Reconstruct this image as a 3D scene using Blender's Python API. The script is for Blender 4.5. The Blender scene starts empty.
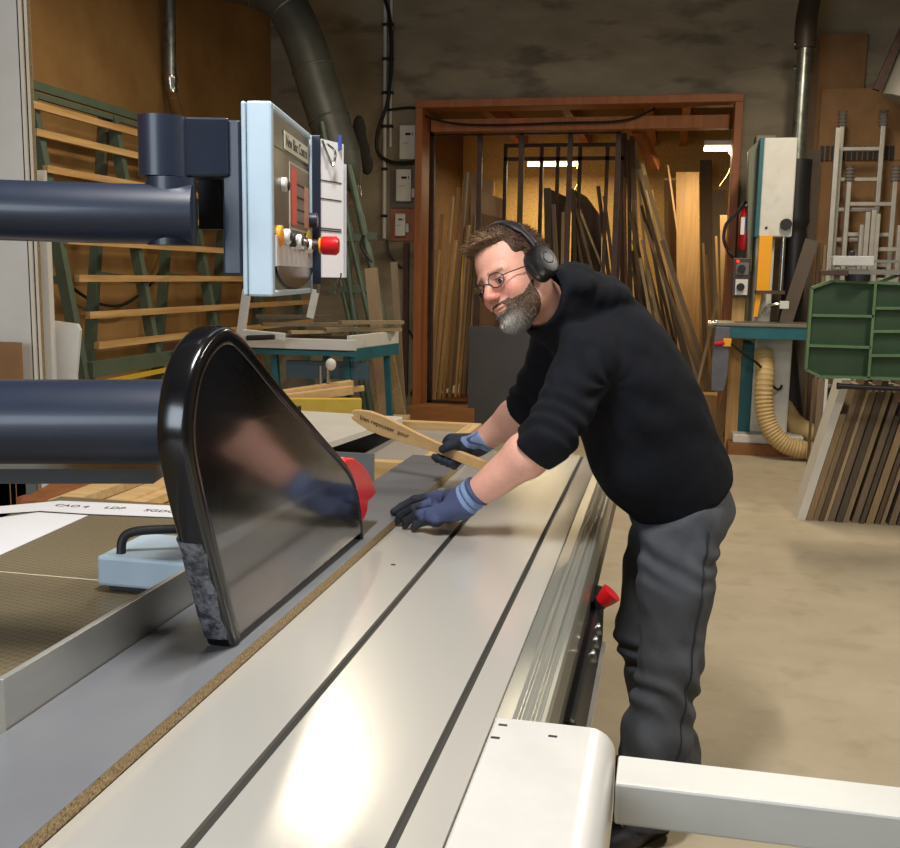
import bpy, math, random
import numpy as np
from mathutils import Vector, Matrix, Euler
random.seed(7)
rng = np.random.default_rng(7)
SC = bpy.context.scene
COL = SC.collection
PI = math.pi

# ------------------------------------------------------------------ camera
FPX = 1000.0; CH = 1.57
vy = Vector((219.0, 144.0, -1000.0)).normalized()
vx = Vector((4750.0, -224.0, 1000.0)); vx = (vx - vx.dot(vy) * vy).normalized()
vz = vx.cross(vy)
RM = Matrix((vx, vy, vz))                 # world = RM @ camera vector
CAMP = Vector((0, 0, CH))
cd = bpy.data.cameras.new('camera'); cam = bpy.data.objects.new('camera', cd); COL.objects.link(cam)
cam.matrix_world = Matrix.Translation(CAMP) @ RM.to_4x4()
cd.sensor_fit = 'HORIZONTAL'; cd.sensor_width = 36.0; cd.lens = FPX / 900.0 * 36.0
cd.clip_start = 0.05; cd.clip_end = 60
SC.camera = cam

def ray(x, y): return RM @ Vector((x - 450.0, 424.0 - y, -FPX))
def AY(x, y, Y): d = ray(x, y); return CAMP + d * (Y / d.y)      # the point of a plane Y = const
def AX(x, y, X): d = ray(x, y); return CAMP + d * (X / d.x)
def AZ(x, y, Z): d = ray(x, y); return CAMP + d * ((Z - CH) / d.z)

# ------------------------------------------------------------------ materials
def srgb(h):
    h = h.lstrip('#'); c = [int(h[i:i+2], 16) / 255 for i in (0, 2, 4)]
    return tuple((v / 12.92 if v <= .04045 else ((v + .055) / 1.055) ** 2.4) for v in c) + (1,)
MC = {}
def mat(name, c1, c2=None, scale=6, stretch=(1, 1, 1), rough=.5, metal=0, bump=0, bscale=None, detail=6,
        lo=.35, hi=.65, rvar=0, spec=.5, coat=0, emit=None, estr=0, c3=None, s3=40, f3=.3, sheen=0):
    if name in MC: return MC[name]
    m = bpy.data.materials.new(name); m.use_nodes = True; nt = m.node_tree; N = nt.nodes; L = nt.links
    b = N['Principled BSDF']
    b.inputs['Base Color'].default_value = srgb(c1); b.inputs['Roughness'].default_value = rough
    b.inputs['Metallic'].default_value = metal; b.inputs['Specular IOR Level'].default_value = spec
    if coat: b.inputs['Coat Weight'].default_value = coat; b.inputs['Coat Roughness'].default_value = .12
    if sheen: b.inputs['Sheen Weight'].default_value = sheen
    if emit: b.inputs['Emission Color'].default_value = srgb(emit); b.inputs['Emission Strength'].default_value = estr
    if c2 or bump or rvar:
        tc = N.new('ShaderNodeTexCoord'); mp = N.new('ShaderNodeMapping'); mp.inputs['Scale'].default_value = stretch
        L.new(tc.outputs['Object'], mp.inputs['Vector'])
        n1 = N.new('ShaderNodeTexNoise'); n1.inputs['Scale'].default_value = scale; n1.inputs['Detail'].default_value = detail
        n1.inputs['Roughness'].default_value = .62
        L.new(mp.outputs['Vector'], n1.inputs['Vector'])
        mr = N.new('ShaderNodeMapRange'); mr.inputs['From Min'].default_value = lo; mr.inputs['From Max'].default_value = hi
        L.new(n1.outputs['Fac'], mr.inputs['Value'])
        if c2:
            mx = N.new('ShaderNodeMix'); mx.data_type = 'RGBA'
            mx.inputs[6].default_value = srgb(c1); mx.inputs[7].default_value = srgb(c2)
            L.new(mr.outputs['Result'], mx.inputs[0]); out = mx.outputs[2]
            if c3:
                n3 = N.new('ShaderNodeTexNoise'); n3.inputs['Scale'].default_value = s3; n3.inputs['Detail'].default_value = 3
                L.new(mp.outputs['Vector'], n3.inputs['Vector'])
                r3 = N.new('ShaderNodeMapRange'); r3.inputs['From Min'].default_value = .55; r3.inputs['From Max'].default_value = .68
                r3.inputs['To Max'].default_value = f3
                L.new(n3.outputs['Fac'], r3.inputs['Value'])
                m3 = N.new('ShaderNodeMix'); m3.data_type = 'RGBA'; m3.inputs[7].default_value = srgb(c3)
                L.new(r3.outputs['Result'], m3.inputs[0]); L.new(out, m3.inputs[6]); out = m3.outputs[2]
            L.new(out, b.inputs['Base Color'])
        if rvar:
            r2 = N.new('ShaderNodeMapRange'); r2.inputs['To Min'].default_value = rough - rvar; r2.inputs['To Max'].default_value = rough + rvar
            L.new(mr.outputs['Result'], r2.inputs['Value']); L.new(r2.outputs['Result'], b.inputs['Roughness'])
        if bump:
            nb = N.new('ShaderNodeTexNoise'); nb.inputs['Scale'].default_value = bscale or scale * 4; nb.inputs['Detail'].default_value = 4
            L.new(mp.outputs['Vector'], nb.inputs['Vector'])
            bp = N.new('ShaderNodeBump'); bp.inputs['Strength'].default_value = bump; bp.inputs['Distance'].default_value = .01
            L.new(nb.outputs['Fac'], bp.inputs['Height']); L.new(bp.outputs['Normal'], b.inputs['Normal'])
    MC[name] = m
    return m
def attr_mat(name, rough=.6, bump=0, bscale=80, sss=0, spec=.4, noise=0, nscale=30):
    m = bpy.data.materials.new(name); m.use_nodes = True; nt = m.node_tree; N = nt.nodes; L = nt.links
    b = N['Principled BSDF']; a = N.new('ShaderNodeAttribute'); a.attribute_name = 'Col'
    out = a.outputs['Color']
    tc = N.new('ShaderNodeTexCoord')
    if noise:
        n = N.new('ShaderNodeTexNoise'); n.inputs['Scale'].default_value = nscale; n.inputs['Detail'].default_value = 5
        L.new(tc.outputs['Object'], n.inputs['Vector'])
        mr = N.new('ShaderNodeMapRange'); mr.inputs['From Min'].default_value = .3; mr.inputs['From Max'].default_value = .7
        mr.inputs['To Min'].default_value = 1 - noise; mr.inputs['To Max'].default_value = 1 + noise
        L.new(n.outputs['Fac'], mr.inputs['Value'])
        vm = N.new('ShaderNodeVectorMath'); vm.operation = 'SCALE'
        L.new(out, vm.inputs[0]); L.new(mr.outputs['Result'], vm.inputs['Scale']); out = vm.outputs[0]
    L.new(out, b.inputs['Base Color']); b.inputs['Roughness'].default_value = rough
    b.inputs['Specular IOR Level'].default_value = spec
    if sss: b.inputs['Subsurface Weight'].default_value = sss; b.inputs['Subsurface Radius'].default_value = (1, .35, .2); b.inputs['Subsurface Scale'].default_value = .008
    if bump:
        nb = N.new('ShaderNodeTexNoise'); nb.inputs['Scale'].default_value = bscale; nb.inputs['Detail'].default_value = 4
        L.new(tc.outputs['Object'], nb.inputs['Vector'])
        bp = N.new('ShaderNodeBump'); bp.inputs['Strength'].default_value = bump; bp.inputs['Distance'].default_value = .004
        L.new(nb.outputs['Fac'], bp.inputs['Height']); L.new(bp.outputs['Normal'], b.inputs['Normal'])
    MC[name] = m
    return m

# ------------------------------------------------------------------ mesh builder
ROOT = {}          # object name -> world offset
def tag(o, label=None, cat=None, group=None, kind=None):
    if label: o['label'] = label
    if cat: o['category'] = cat
    if group: o['group'] = group
    if kind: o['kind'] = kind
    return o
def thing(name, loc, label, cat, group=None):
    o = bpy.data.objects.new(name, None); COL.objects.link(o); o.location = loc; o.empty_display_size = .1
    ROOT[o.name] = Vector(loc)
    return tag(o, label, cat, group)
def frame(d, up=Vector((0, 0, 1))):
    d = Vector(d).normalized(); up = Vector(up)
    if abs(d.dot(up)) > .98: up = Vector((1, 0, 0))
    s = d.cross(up).normalized(); u = s.cross(d).normalized()
    return s, u, d
class MB:
    def __init__(s): s.v = []; s.f = []
    def add(s, vs, fs):
        n = len(s.v); s.v += [Vector(p) for p in vs]; s.f += [tuple(i + n for i in f) for f in fs]; return s
    def box(s, lo, hi):
        x0, y0, z0 = lo; x1, y1, z1 = hi
        return s.add([(x0,y0,z0),(x1,y0,z0),(x1,y1,z0),(x0,y1,z0),(x0,y0,z1),(x1,y0,z1),(x1,y1,z1),(x0,y1,z1)],
                     [(0,3,2,1),(4,5,6,7),(0,1,5,4),(1,2,6,5),(2,3,7,6),(3,0,4,7)])
    def obox(s, c, ax, ay, az):      # centre and three half-axis vectors
        c = Vector(c); ax, ay, az = Vector(ax), Vector(ay), Vector(az); vs = []
        for k in (-1, 1):
            for i, j in ((-1,-1),(1,-1),(1,1),(-1,1)): vs.append(c + ax*i + ay*j + az*k)
        fl = ax.cross(ay).dot(az) < 0
        fs = [(0,3,2,1),(4,5,6,7),(0,1,5,4),(1,2,6,5),(2,3,7,6),(3,0,4,7)]
        if fl: fs = [f[::-1] for f in fs]
        return s.add(vs, fs)
    def beam(s, p0, p1, w, h, up=(0,0,1)):
        p0, p1 = Vector(p0), Vector(p1); a, u, d = frame(p1 - p0, up)
        return s.obox((p0+p1)/2, a*w/2, u*h/2, (p1-p0)/2)
    def tube(s, pts, r, n=12, caps=True, closed=False):
        pts = [Vector(p) for p in pts]; m = len(pts)
        rs = r if isinstance(r, (list, tuple)) else [r]*m
        vs = []; fs = []; u = None
        for i, p in enumerate(pts):
            if closed: d = pts[(i+1) % m] - pts[i-1]
            else: d = pts[min(i+1, m-1)] - pts[max(i-1, 0)]
            d.normalize()
            if u is None: a, u, _ = frame(d)
            else:
                u = (u - d*u.dot(d))
                if u.length < 1e-6: a, u, _ = frame(d)
                u.normalize(); a = d.cross(u)
            for k in range(n):
                t = 2*PI*k/n; vs.append(p + (a*math.cos(t) + u*math.sin(t))*rs[i])
        for i in range(m if closed else m-1):
            j = (i+1) % m
            for k in range(n): fs.append((i*n+k, i*n+(k+1)%n, j*n+(k+1)%n, j*n+k))
        if caps and not closed: fs.append(tuple(range(n))[::-1]); fs.append(tuple((m-1)*n+k for k in range(n)))
        return s.add(vs, fs)
    def cyl(s, p0, p1, r, r2=None, n=20): return s.tube([p0, p1], [r, r if r2 is None else r2], n)
    def prism(s, poly, ext):          # planar polygon (3D points) extruded by the vector ext
        poly = [Vector(p) for p in poly]; n = len(poly); e = Vector(ext)
        nrm = Vector((0,0,0))
        for i in range(n): nrm += (poly[i]-poly[0]).cross(poly[(i+1)%n]-poly[0])
        fs = [tuple(range(n))[::-1], tuple(range(n, 2*n))] + [(i, (i+1)%n, n+(i+1)%n, n+i) for i in range(n)]
        if nrm.dot(e) < 0: fs = [f[::-1] for f in fs]
        return s.add(poly + [p+e for p in poly], fs)
    def ell(s, c, rx, ry, rz, n=20, m=12, R=None):
        c = Vector(c); vs = [];
        for i in range(m+1):
            t = PI*i/m
            for k in range(n):
                q = Vector((rx*math.sin(t)*math.cos(2*PI*k/n), ry*math.sin(t)*math.sin(2*PI*k/n), rz*math.cos(t)))
                vs.append(c + (R @ q if R else q))
        return s.add(vs, [(i*n+k, (i+1)*n+k, (i+1)*n+(k+1)%n, i*n+(k+1)%n) for i in range(m) for k in range(n)])
    def build(s, name, m, parent=None, smooth=False, bevel=0, seg=2, label=None, kind=None):
        me = bpy.data.meshes.new(name); off = Vector((0,0,0))
        if parent is not None: off = ROOT[parent.name]
        me.from_pydata([tuple(p - off) for p in s.v], [], s.f); me.update()
        if smooth:
            for p in me.polygons: p.use_smooth = True
            me.set_sharp_from_angle(angle=math.radians(38))
        for mm in (m if isinstance(m, (list, tuple)) else [m]): me.materials.append(mm)
        o = bpy.data.objects.new(name, me); COL.objects.link(o)
        if parent is not None: o.parent = parent
        ROOT[o.name] = off
        if bevel:
            md = o.modifiers.new('bevel', 'BEVEL'); md.width = bevel; md.segments = seg; md.limit_method = 'ANGLE'; md.angle_limit = math.radians(40)
            md.harden_normals = False
        if label: o['label'] = label
        if kind: o['kind'] = kind
        return o
def single(name, mb, m, label, cat, group=None, base=None, **k):
    """a thing that is one mesh: its origin at its base"""
    if base is None:
        n = len(mb.v); base = Vector((sum(p.x for p in mb.v)/n, sum(p.y for p in mb.v)/n, min(p.z for p in mb.v)))
    base = Vector(base)
    for i, p in enumerate(mb.v): mb.v[i] = p - base
    o = mb.build(name, m, None, **k); o.location = base; ROOT[o.name] = base
    for i, p in enumerate(mb.v): mb.v[i] = p + base
    return tag(o, label, cat, group)
def text(name, body, parent, m, org, xdir, ydir, size, ext=.0004):
    """lettering as a mesh lying in the plane of xdir and ydir"""
    cu = bpy.data.curves.new(name, 'FONT'); cu.body = body; cu.size = size; cu.extrude = ext; cu.align_x = 'CENTER'; cu.align_y = 'CENTER'
    tmp = bpy.data.objects.new(name, cu); COL.objects.link(tmp)
    me = bpy.data.meshes.new_from_object(tmp.evaluated_get(bpy.context.evaluated_depsgraph_get()))
    bpy.data.objects.remove(tmp)
    x = Vector(xdir).normalized(); y = Vector(ydir); y = (y - x*y.dot(x)).normalized(); z = x.cross(y)
    off = ROOT[parent.name]; M = Matrix((x, y, z)).transposed().to_4x4(); M.translation = Vector(org) - off
    me.transform(M); me.materials.clear(); me.materials.append(m)
    o = bpy.data.objects.new(name, me); COL.objects.link(o); o.parent = parent; ROOT[o.name] = off
    return o
def smooth_path(pts, n=6):
    pts = [Vector(p) for p in pts]; out = []
    for i in range(len(pts)-1):
        p0 = pts[max(i-1,0)]; p1 = pts[i]; p2 = pts[i+1]; p3 = pts[min(i+2,len(pts)-1)]
        for k in range(n):
            t = k/n
            out.append(.5*((2*p1)+(p2-p0)*t+(2*p0-5*p1+4*p2-p3)*t*t+(3*p1-p0-3*p2+p3)*t**3))
    out.append(pts[-1]); return out

# ------------------------------------------------------------------ materials used
CONC = mat('board-formed concrete', '#857b69', '#a89d86', 1.0, (1,1,2.6), .95, bump=.6, bscale=14, c3='#524a3e', s3=1.6, f3=.6, lo=.3, hi=.7)
FLOOR = mat('dusty concrete floor', '#a2967f', '#b5a992', 2.2, rough=.85, bump=.2, bscale=30, c3='#857759', s3=5, f3=.25, lo=.25, hi=.75)
FIBRE = mat('brown fibreboard', '#96703f', '#a98350', 2.0, rough=.8, bump=.1, bscale=60)
OSB = mat('strand board', '#c49a52', '#d9b670', 30, (1,1,1), .75, bump=.2, bscale=60, lo=.35, hi=.65)
DARKW = mat('brown stained timber', '#8a4f22', '#a3642f', 5, (3,3,.4), .6, bump=.1)
DOORW = mat('reddish timber frame', '#94552a', '#a8673a', 4, (3,3,.3), .55, bump=.08)
PINE = mat('pine wood', '#cfa466', '#e6c792', 7, (.35,4,4), .6, bump=.1, lo=.3, hi=.7)
PINEV = mat('pine wood upright', '#a98450', '#c7a06a', 5, (5,5,.25), .6, bump=.1, lo=.3, hi=.7)
PINEY = mat('pine wood along', '#cba26a', '#ecd09c', 6, (5,.3,5), .6, bump=.08, lo=.3, hi=.7)
LATH = mat('wood batten', '#b48a52', '#d6b27a', 6, (4,.25,4), .6)
CHIPE = mat('raw chipboard edge', '#84704e', '#b09870', 160, rough=.9, bump=.5, bscale=180, c3='#4d3718', s3=220, f3=.8)
MELG = mat('grey laminate', '#6a6c71', '#717377', 3, rough=.28)
MELW = mat('white laminate', '#d8d6cf', '#e2e0da', 3, rough=.45)
MELD = mat('dark grey laminate', '#4b4b4e', '#545356', 3, rough=.6)
BOARD_M = [mat('sheet edge %d' % i, a, b, 30, (6,6,.25), .8, bump=.1) for i, (a, b) in enumerate([
    ('#8f7757','#a38b69'), ('#74644f','#867460'), ('#aa9370','#bba583'), ('#5a4a3a','#6c5845'), ('#87745c','#9d8768'), ('#4d443b','#5e5347')])]
ALU = mat('anodised aluminium', '#cfcdc6', rough=.25, metal=.5)
ALUD = mat('dull aluminium', '#a9aaa1', rough=.30, metal=.6)
ALUF = mat('fence aluminium', '#b2b2ae', '#bcbcb6', 3, (1,.3,3), .30, metal=.6)
SLOT = mat('dark slot shade', '#2a2a26', rough=.6)  # dark colour for the shade down in the table slots
CAST = mat('ground steel', '#74757a', '#84858a', 5, rough=.3, metal=.7)
NAVY = mat('navy painted steel', '#1a2233', '#1d2638', 8, rough=.40, bump=.03, bscale=400, coat=.15)
BLACKG = mat('glossy black plastic', '#0d0d10', rough=.17, spec=.6)
BLACK = mat('matt black plastic', '#17171a', rough=.55)
LBLUE = mat('pale blue enamel', '#a3b6c5', '#abbecb', 6, rough=.42)
GREENP = mat('green painted steel', '#4a5a4a', '#556553', 6, rough=.6, bump=.05, c3='#4a4437', s3=12, f3=.5)
GREENM = mat('machine green enamel', '#2c462b', '#344f31', 5, rough=.5, bump=.05)
GREEND = mat('dark green pipe', '#4d5a4c', '#5e6b5a', 6, rough=.4, metal=.4)
TEAL = mat('teal enamel', '#1b5a66', '#206572', 6, rough=.5)
WHITEM = mat('white enamel', '#cfcfca', '#d8d8d3', 5, rough=.4, c3='#9c9a8c', s3=8, f3=.2)
GALV = mat('galvanised steel', '#7f827c', '#a3a69f', 9, rough=.35, metal=.85, c3='#575a55', s3=16, f3=.5)
DUCTG = mat('dull duct steel', '#4c4e48', '#5b5d56', 4, rough=.5, metal=.3)
LADAL = mat('ladder aluminium', '#a9a59c', '#bab6ac', 6, rough=.45, metal=.5)
YEL = mat('yellow enamel', '#f0a80c', rough=.45)
RED = mat('red plastic', '#c8171d', rough=.32)
REDG = mat('translucent red guard', '#d8202c', rough=.3, coat=.3)
CREAM = mat('cream flexible hose', '#b89d6a', '#c7ad7b', 9, rough=.6)
BHOSE = mat('brown flexible hose', '#7b5a36', rough=.6)
CABLE = mat('black cable', '#141414', rough=.5)
PURP = mat('dark rusty steel', '#4a3730', '#5b443a', 9, rough=.6, metal=.2)
BROWNB = mat('brown hardboard', '#8a6642', '#98744d', 4, rough=.8)
PAPER = mat('white paper', '#e6e6ea', '#dfdfe4', 3, rough=.7)
INK = mat('black ink', '#1c1c20', rough=.7)
STEEL = mat('polished steel', '#b5b5b2', rough=.22, metal=1)
ORANGE = mat('amber plastic', '#e8951a', rough=.35)
PGREY = mat('pebbled grey panel', '#6b6a66', rough=.5, bump=.1)
SHOEM = mat('dark grey shoe leather', '#26272b', '#303136', 20, rough=.55, bump=.1)
SILV = mat('silver strap', '#aeb2b8', rough=.4, metal=.3)
# ------------------------------------------------------------------ THE SETTING
BY = 10.8; LX = -4.4; RX = 5.2; FY = -3.6; TOPZ = 5.2
def struct(name, mb, m, **k):
    o = mb.build(name, m, None, **k); o['kind'] = 'structure'; return o
struct('floor', MB().box((LX-.2, FY, -.12), (RX, BY+.3, 0)), FLOOR)
w = MB(); w.box((LX-.2, BY, 0), (-2.70, BY+.3, TOPZ)); w.box((-2.70, BY, 3.41), (.64, BY+.3, TOPZ)); w.box((.64, BY, 0), (RX, BY+.3, TOPZ))
struct('wall_back', w, CONC)
struct('wall_left', MB().box((LX-.2, FY, 0), (LX, BY, TOPZ)), FIBRE)
struct('wall_right', MB().box((RX, FY, 0), (RX+.2, BY+.3, TOPZ)), CONC)
struct('wall_front', MB().box((LX-.2, FY-.2, 0), (RX+.2, FY, TOPZ)), mat('plaster', '#b9b5aa', rough=.9))
struct('ceiling', MB().box((LX-.2, FY-.2, TOPZ), (RX+.2, BY+.3, TOPZ+.1)), mat('dark ceiling boards', '#6d6456', '#7a705f', 3, rough=.9))
# the wood store behind the opening
SY0 = BY+.3; SY1 = 14.6
struct('floor_store', MB().box((-4.3, SY0, -.12), (1.9, SY1, 0)), FLOOR)
struct('wall_store_back', MB().box((-4.3, SY1, 0), (1.9, SY1+.1, 4.0)), OSB)
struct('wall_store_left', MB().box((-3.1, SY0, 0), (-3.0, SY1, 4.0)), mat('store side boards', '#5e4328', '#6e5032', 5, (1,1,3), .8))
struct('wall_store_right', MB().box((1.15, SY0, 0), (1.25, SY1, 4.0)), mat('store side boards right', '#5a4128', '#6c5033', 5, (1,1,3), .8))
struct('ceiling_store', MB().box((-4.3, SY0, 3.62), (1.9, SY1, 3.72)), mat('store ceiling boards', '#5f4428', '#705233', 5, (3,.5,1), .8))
# door lining
d = MB()
d.beam((-2.665, BY-.02, .0), (-2.665, BY-.02, 3.328), .34, .08, (1,0,0)); d.beam((.60, BY-.02, .0), (.60, BY-.02, 3.328), .34, .08, (1,0,0))
d.beam((-2.705, BY-.02, 3.368), (.64, BY-.02, 3.368), .34, .08)
struct('trim_1', d, DOORW, bevel=.006)
st = MB(); st.box((-2.74, BY-.32, 0), (-1.98, BY-.0, .17))
single('timber_step', st, mat('reddish step timber', '#8f5c30', '#a56f3f', 5, (.5,4,4), .7), 'reddish timber sill block on the floor at the foot of the left door post', 'step', bevel=.006)
# lintel beam and short joists under the store ceiling
lb = single('lintel_beam', MB().box((-2.6, BY+.10, 3.12), (.53, BY+.28, 3.25)), DARKW, 'long horizontal timber beam across the opening under the door lintel', 'beam', bevel=.004)
n_ = 0
for jx in (-2.1, -1.2, -.3, .1):
    n_ += 1
    j = MB(); j.beam((jx, SY0+.0, 3.50), (jx, SY1, 3.50), .09, .2)
    struct('trim_%d' % (n_+1), j, DARKW)
dj = MB(); dj.beam(AY(637,128,11.3), AY(655,166,12.2), .1, .12)
single('diagonal_brace', dj, DARKW, 'diagonal timber brace under the store ceiling right of the steel rack', 'beam')
# small cable drape along the lintel
cb = smooth_path([AY(388,110,BY-.05), AY(415,108,BY-.05), AY(430,118,BY-.05), AY(460,124,BY+.04), AY(500,125,BY+.05), AY(560,123,BY+.05), AY(620,121,BY+.05), AY(648,112,BY+.05), AY(655,108,BY+.05)])
single('cable_drape', MB().tube(cb, .014, 6), CABLE, 'black cable drooping along the beam over the door opening', 'cable', smooth=True)

# ---- lamps in the store
def tube_lamp(name, p0, p1, label, power, cord=True):
    p0, p1 = Vector(p0), Vector(p1); c = (p0+p1)/2
    t = thing(name, c, label, 'lamp')
    MB().beam(p0+Vector((0,0,.06)), p1+Vector((0,0,.06)), .12, .05).build('housing', WHITEM, t)
    MB().cyl(p0, p1, .022, n=12).build('tube', mat('lit tube', '#fff0cc', emit='#ffe9b8', estr=9), t, smooth=True, label='glowing fluorescent tube')
    if cord:
        MB().tube(smooth_path([p1+Vector((-.08,0,0)), p1+Vector((0,0,-.1)), p1+Vector((-.03,0,-.25)), p1+Vector((-.12,0,-.4))]), .008, 6).build('cord', mat('yellow cord', '#d8b860', rough=.6), t, smooth=True)
    ld = bpy.data.lights.new(name+'_light', 'AREA'); ld.energy = power; ld.shape = 'RECTANGLE'; ld.size = (p1-p0).length; ld.size_y = .08
    ld.color = (1, .80, .50)
    lo = bpy.data.objects.new(name+'_light', ld); COL.objects.link(lo); lo.location = c - Vector((0,0,.05))
    lo.parent = t; lo.location = Vector((0,0,-.04))
    return t
tube_lamp('store_lamp', (-1.9,13.5,3.05), (-1.2,13.5,3.05), 'glowing tube lamp hanging at the far end of the store behind the racks', 46)
tube_lamp('doorway_lamp', AY(704,149,11.8), AY(733,149,11.8), 'glowing tube lamp under the ceiling at the right end of the doorway', 34)
# ---- steel rack frames in the store
def rack(Y, xs, ztop, rails, zb=0, label='', w=.045):
    t = thing('steel_rack', ((xs[0]+xs[-1])/2, Y, 0), label, 'rack')
    for x in xs: MB().beam((x, Y, 0), (x, Y, ztop), w, w, (0,1,0)).build('post', PURP, t)
    for z in rails: MB().beam((xs[0]-.02, Y, z), (xs[-1]+.02, Y, z), w, w).build('rail', PURP, t)
    return t
rack(11.25, [-2.66, -2.12, -1.655, -1.12, -.60], 3.17, [3.15, .12], label='front row of dark steel rack posts just inside the doorway', w=.055)
rack(12.6, [-2.05, -1.60, -1.40, -1.13, -.80, -.62], 3.16, [3.02, 3.18], label='rear row of thin dark steel rack posts in front of the glowing wall')

TAN_A = mat('tan sheet edge a', '#c2a274', '#d2b486', 30, (6,6,.25), .8); TAN_B = mat('tan sheet edge b', '#ad8c60', '#bf9e70', 30, (6,6,.25), .8)
# ---- sheets leaning in the store.  p_bottom, p_top : image columns traced to their own depth
def lean(name, b, tp, wid, th, m, label, cat='board', group=None, side=None, bevel=0):
    """a sheet standing on its lower edge: b -> tp is its near edge, wid its depth away from us, th its thickness"""
    b, tp = Vector(b), Vector(tp); up = (tp-b); n = up.cross(Vector((0,1,0))).normalized()
    if n.x < 0: n = -n
    mb = MB(); mb.obox((b+tp)/2 + Vector((0,wid/2,0)), n*th/2, Vector((0,wid/2,0)), up/2)
    return single(name, mb, m, label, cat, group, bevel=bevel)
left = [ (421,404,433,262,.02,0),(424,404,438,250,.03,2),(430,404,441,214,.022,0),(433,404,452,196,.03,2),(438,404,455,240,.03,2),(443,405,458,187,.03,0),
         (449,405,466,172,.035,4),(455,405,468,225,.025,2),(459,405,471,240,.02,0),(464,405,474,215,.028,1),(468,406,472,300,.02,2)]
ords = ['nearest the door post','second from the door post','third from the door post','fourth from the door post','fifth from the door post','sixth from the door post','seventh from the door post, tallest of its row','eighth from the door post','ninth from the door post','tenth from the door post','eleventh from the door post, shortest of its row']
for i, (bx, by, tx, ty, th, mi) in enumerate(left):
    Y = 11.45 + .10*i
    bb = AY(bx, by, Y); bb.z = .08
    lean('leaning_sheet', bb, AY(tx, ty, Y), .09, th, {2:TAN_A,0:TAN_B}.get(mi, BOARD_M[mi]), 'brown sheet leaning in the doorway, '+ords[i], 'board')
single('low_platform', MB().box((-2.95,11.36,0),(-2.1,12.55,.079)), DARKW, 'low timber platform on the store floor under the left sheets', 'platform')
# broad faces seen above his head
def facing(name, pts, Y, th, m, label, cat='board', group=None):
    poly = [AY(x, y, Y) for x, y in pts]
    for q in poly:
        if q.z < 2.15: q.z = .901 if q.x > -1.75 and Y > 12.9 else .0
    return single(name, MB().prism(poly, (0, th, 0)), m, label, cat, group)
facing('wide_sheet', [(465,170),(494,181),(494,300),(462,300)], 12.85, .02, mat('tan sheet a','#c6a27a','#d0ae86',3,rough=.8), 'tall tan sheet standing behind the others left of his head')
facing('wide_sheet', [(471,187),(505,200),(505,300),(470,300)], 12.80, .02, mat('tan sheet b','#d2ac80','#dcb88c',3,rough=.8), 'light tan sheet with a slanted top edge left of his head')
facing('wide_sheet', [(477,212),(530,226),(530,300),(476,300)], 12.74, .02, mat('brown sheet c','#9c7a58','#a88562',3,rough=.8), 'lower brown sheet with a slanted top edge just over his hair')
g = MB(); a = AY(470,328,10.55); 
g.box((a.x, 10.5, 0.0), (a.x+.95, 10.53, 1.05)); 
single('grey_sheet', g, MELD, 'plain dark grey panel standing on the floor in front of the doorway beside his chin', 'panel')
# middle group, fanned
mid = [(548,262,547,188,.05,5),(556,262,553,204,.03,1),(562,262,563,212,.02,0),(566,262,566,206,.03,3),(575,262,573,190,.03,3),(582,262,568,188,.02,1),
       (590,262,571,192,.02,1),(600,262,570,186,.016,2),(607,262,598,186,.03,3),(612,262,604,196,.025,3)]
for i, (bx, by, tx, ty, th, mi) in enumerate(mid):
    Y = 11.95 + .10*i
    t0 = AY(tx, ty, Y); b0 = AY(bx, by, Y); k = (b0.z-.9)/(t0.z-b0.z); bb = b0 - (t0-b0)*k
    lean('fanned_board', bb, t0, .08, th*1.5, BOARD_M[mi], 'dark board fanned out on the rack shelf behind his head, number %s from left' % ['one','two','three','four','five','six','seven','eight','nine','ten'][i], 'board')
single('rack_shelf', MB().box((-1.95,11.9,.84),(-.30,13.1,.9)), DARKW, 'wooden shelf on the steel rack hidden mostly behind his head', 'shelf')
facing('dark_sheet', [(548,188),(567,197),(567,262),(546,262)], 13.02, .02, BOARD_M[5], 'dark sheet with slanted top in front of the glowing wall right of his headphones')
facing('dark_sheet', [(572,188),(587,197),(602,218),(602,262),(572,262)], 13.06, .02, BOARD_M[5], 'dark curved offcut in the middle of the steel rack')
# big right group, leaning left against the rack
right0 = [(612,400,619,160,.03,1),(622,400,624,133,.045,3),(630,400,629,140,.03,1),(640,400,632,136,.04,3),(648,400,634,200,.025,2),(655,400,636,148,.02,0),
         (664,400,630,212,.03,1),(672,400,640,165,.025,4),(680,400,646,190,.02,2),(688,400,636,160,.03,1),(695,400,642,162,.025,2),(702,400,645,175,.03,0),(660,400,640,258,.02,2),(668,400,648,270,.02,4),(706,402,662,240,.03,1)]
right = []
for k_, r_ in enumerate(right0):
    right.append(r_)
    if k_ < 12:
        n_2 = right0[k_+1]; right.append(((r_[0]+n_2[0])/2+random.uniform(-3,3), 400, (r_[2]+n_2[2])/2+random.uniform(-3,3), max(r_[3],n_2[3])+random.uniform(5,60), .022, random.choice([3,1,5,4,0])))
NW = ['one','two','three','four','five','six','seven','eight','nine','ten','eleven','twelve','thirteen','fourteen','fifteen','sixteen','seventeen','eighteen','nineteen','twenty','twenty-one','twenty-two','twenty-three','twenty-four','twenty-five','twenty-six','twenty-seven','twenty-eight']
for i, (bx, by, tx, ty, th, mi) in enumerate(right):
    Y = 13.3 - .066*i
    bb = AY(bx, 372, Y); tt = AY(tx, ty, Y); k = bb.z/(tt.z-bb.z); bb = bb - (tt-bb)*k
    lean('slanted_board', bb, tt, .055, th*1.6, BOARD_M[mi], 'brown board slanting left behind his back, number %s from the left' % NW[i], 'board')
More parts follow.
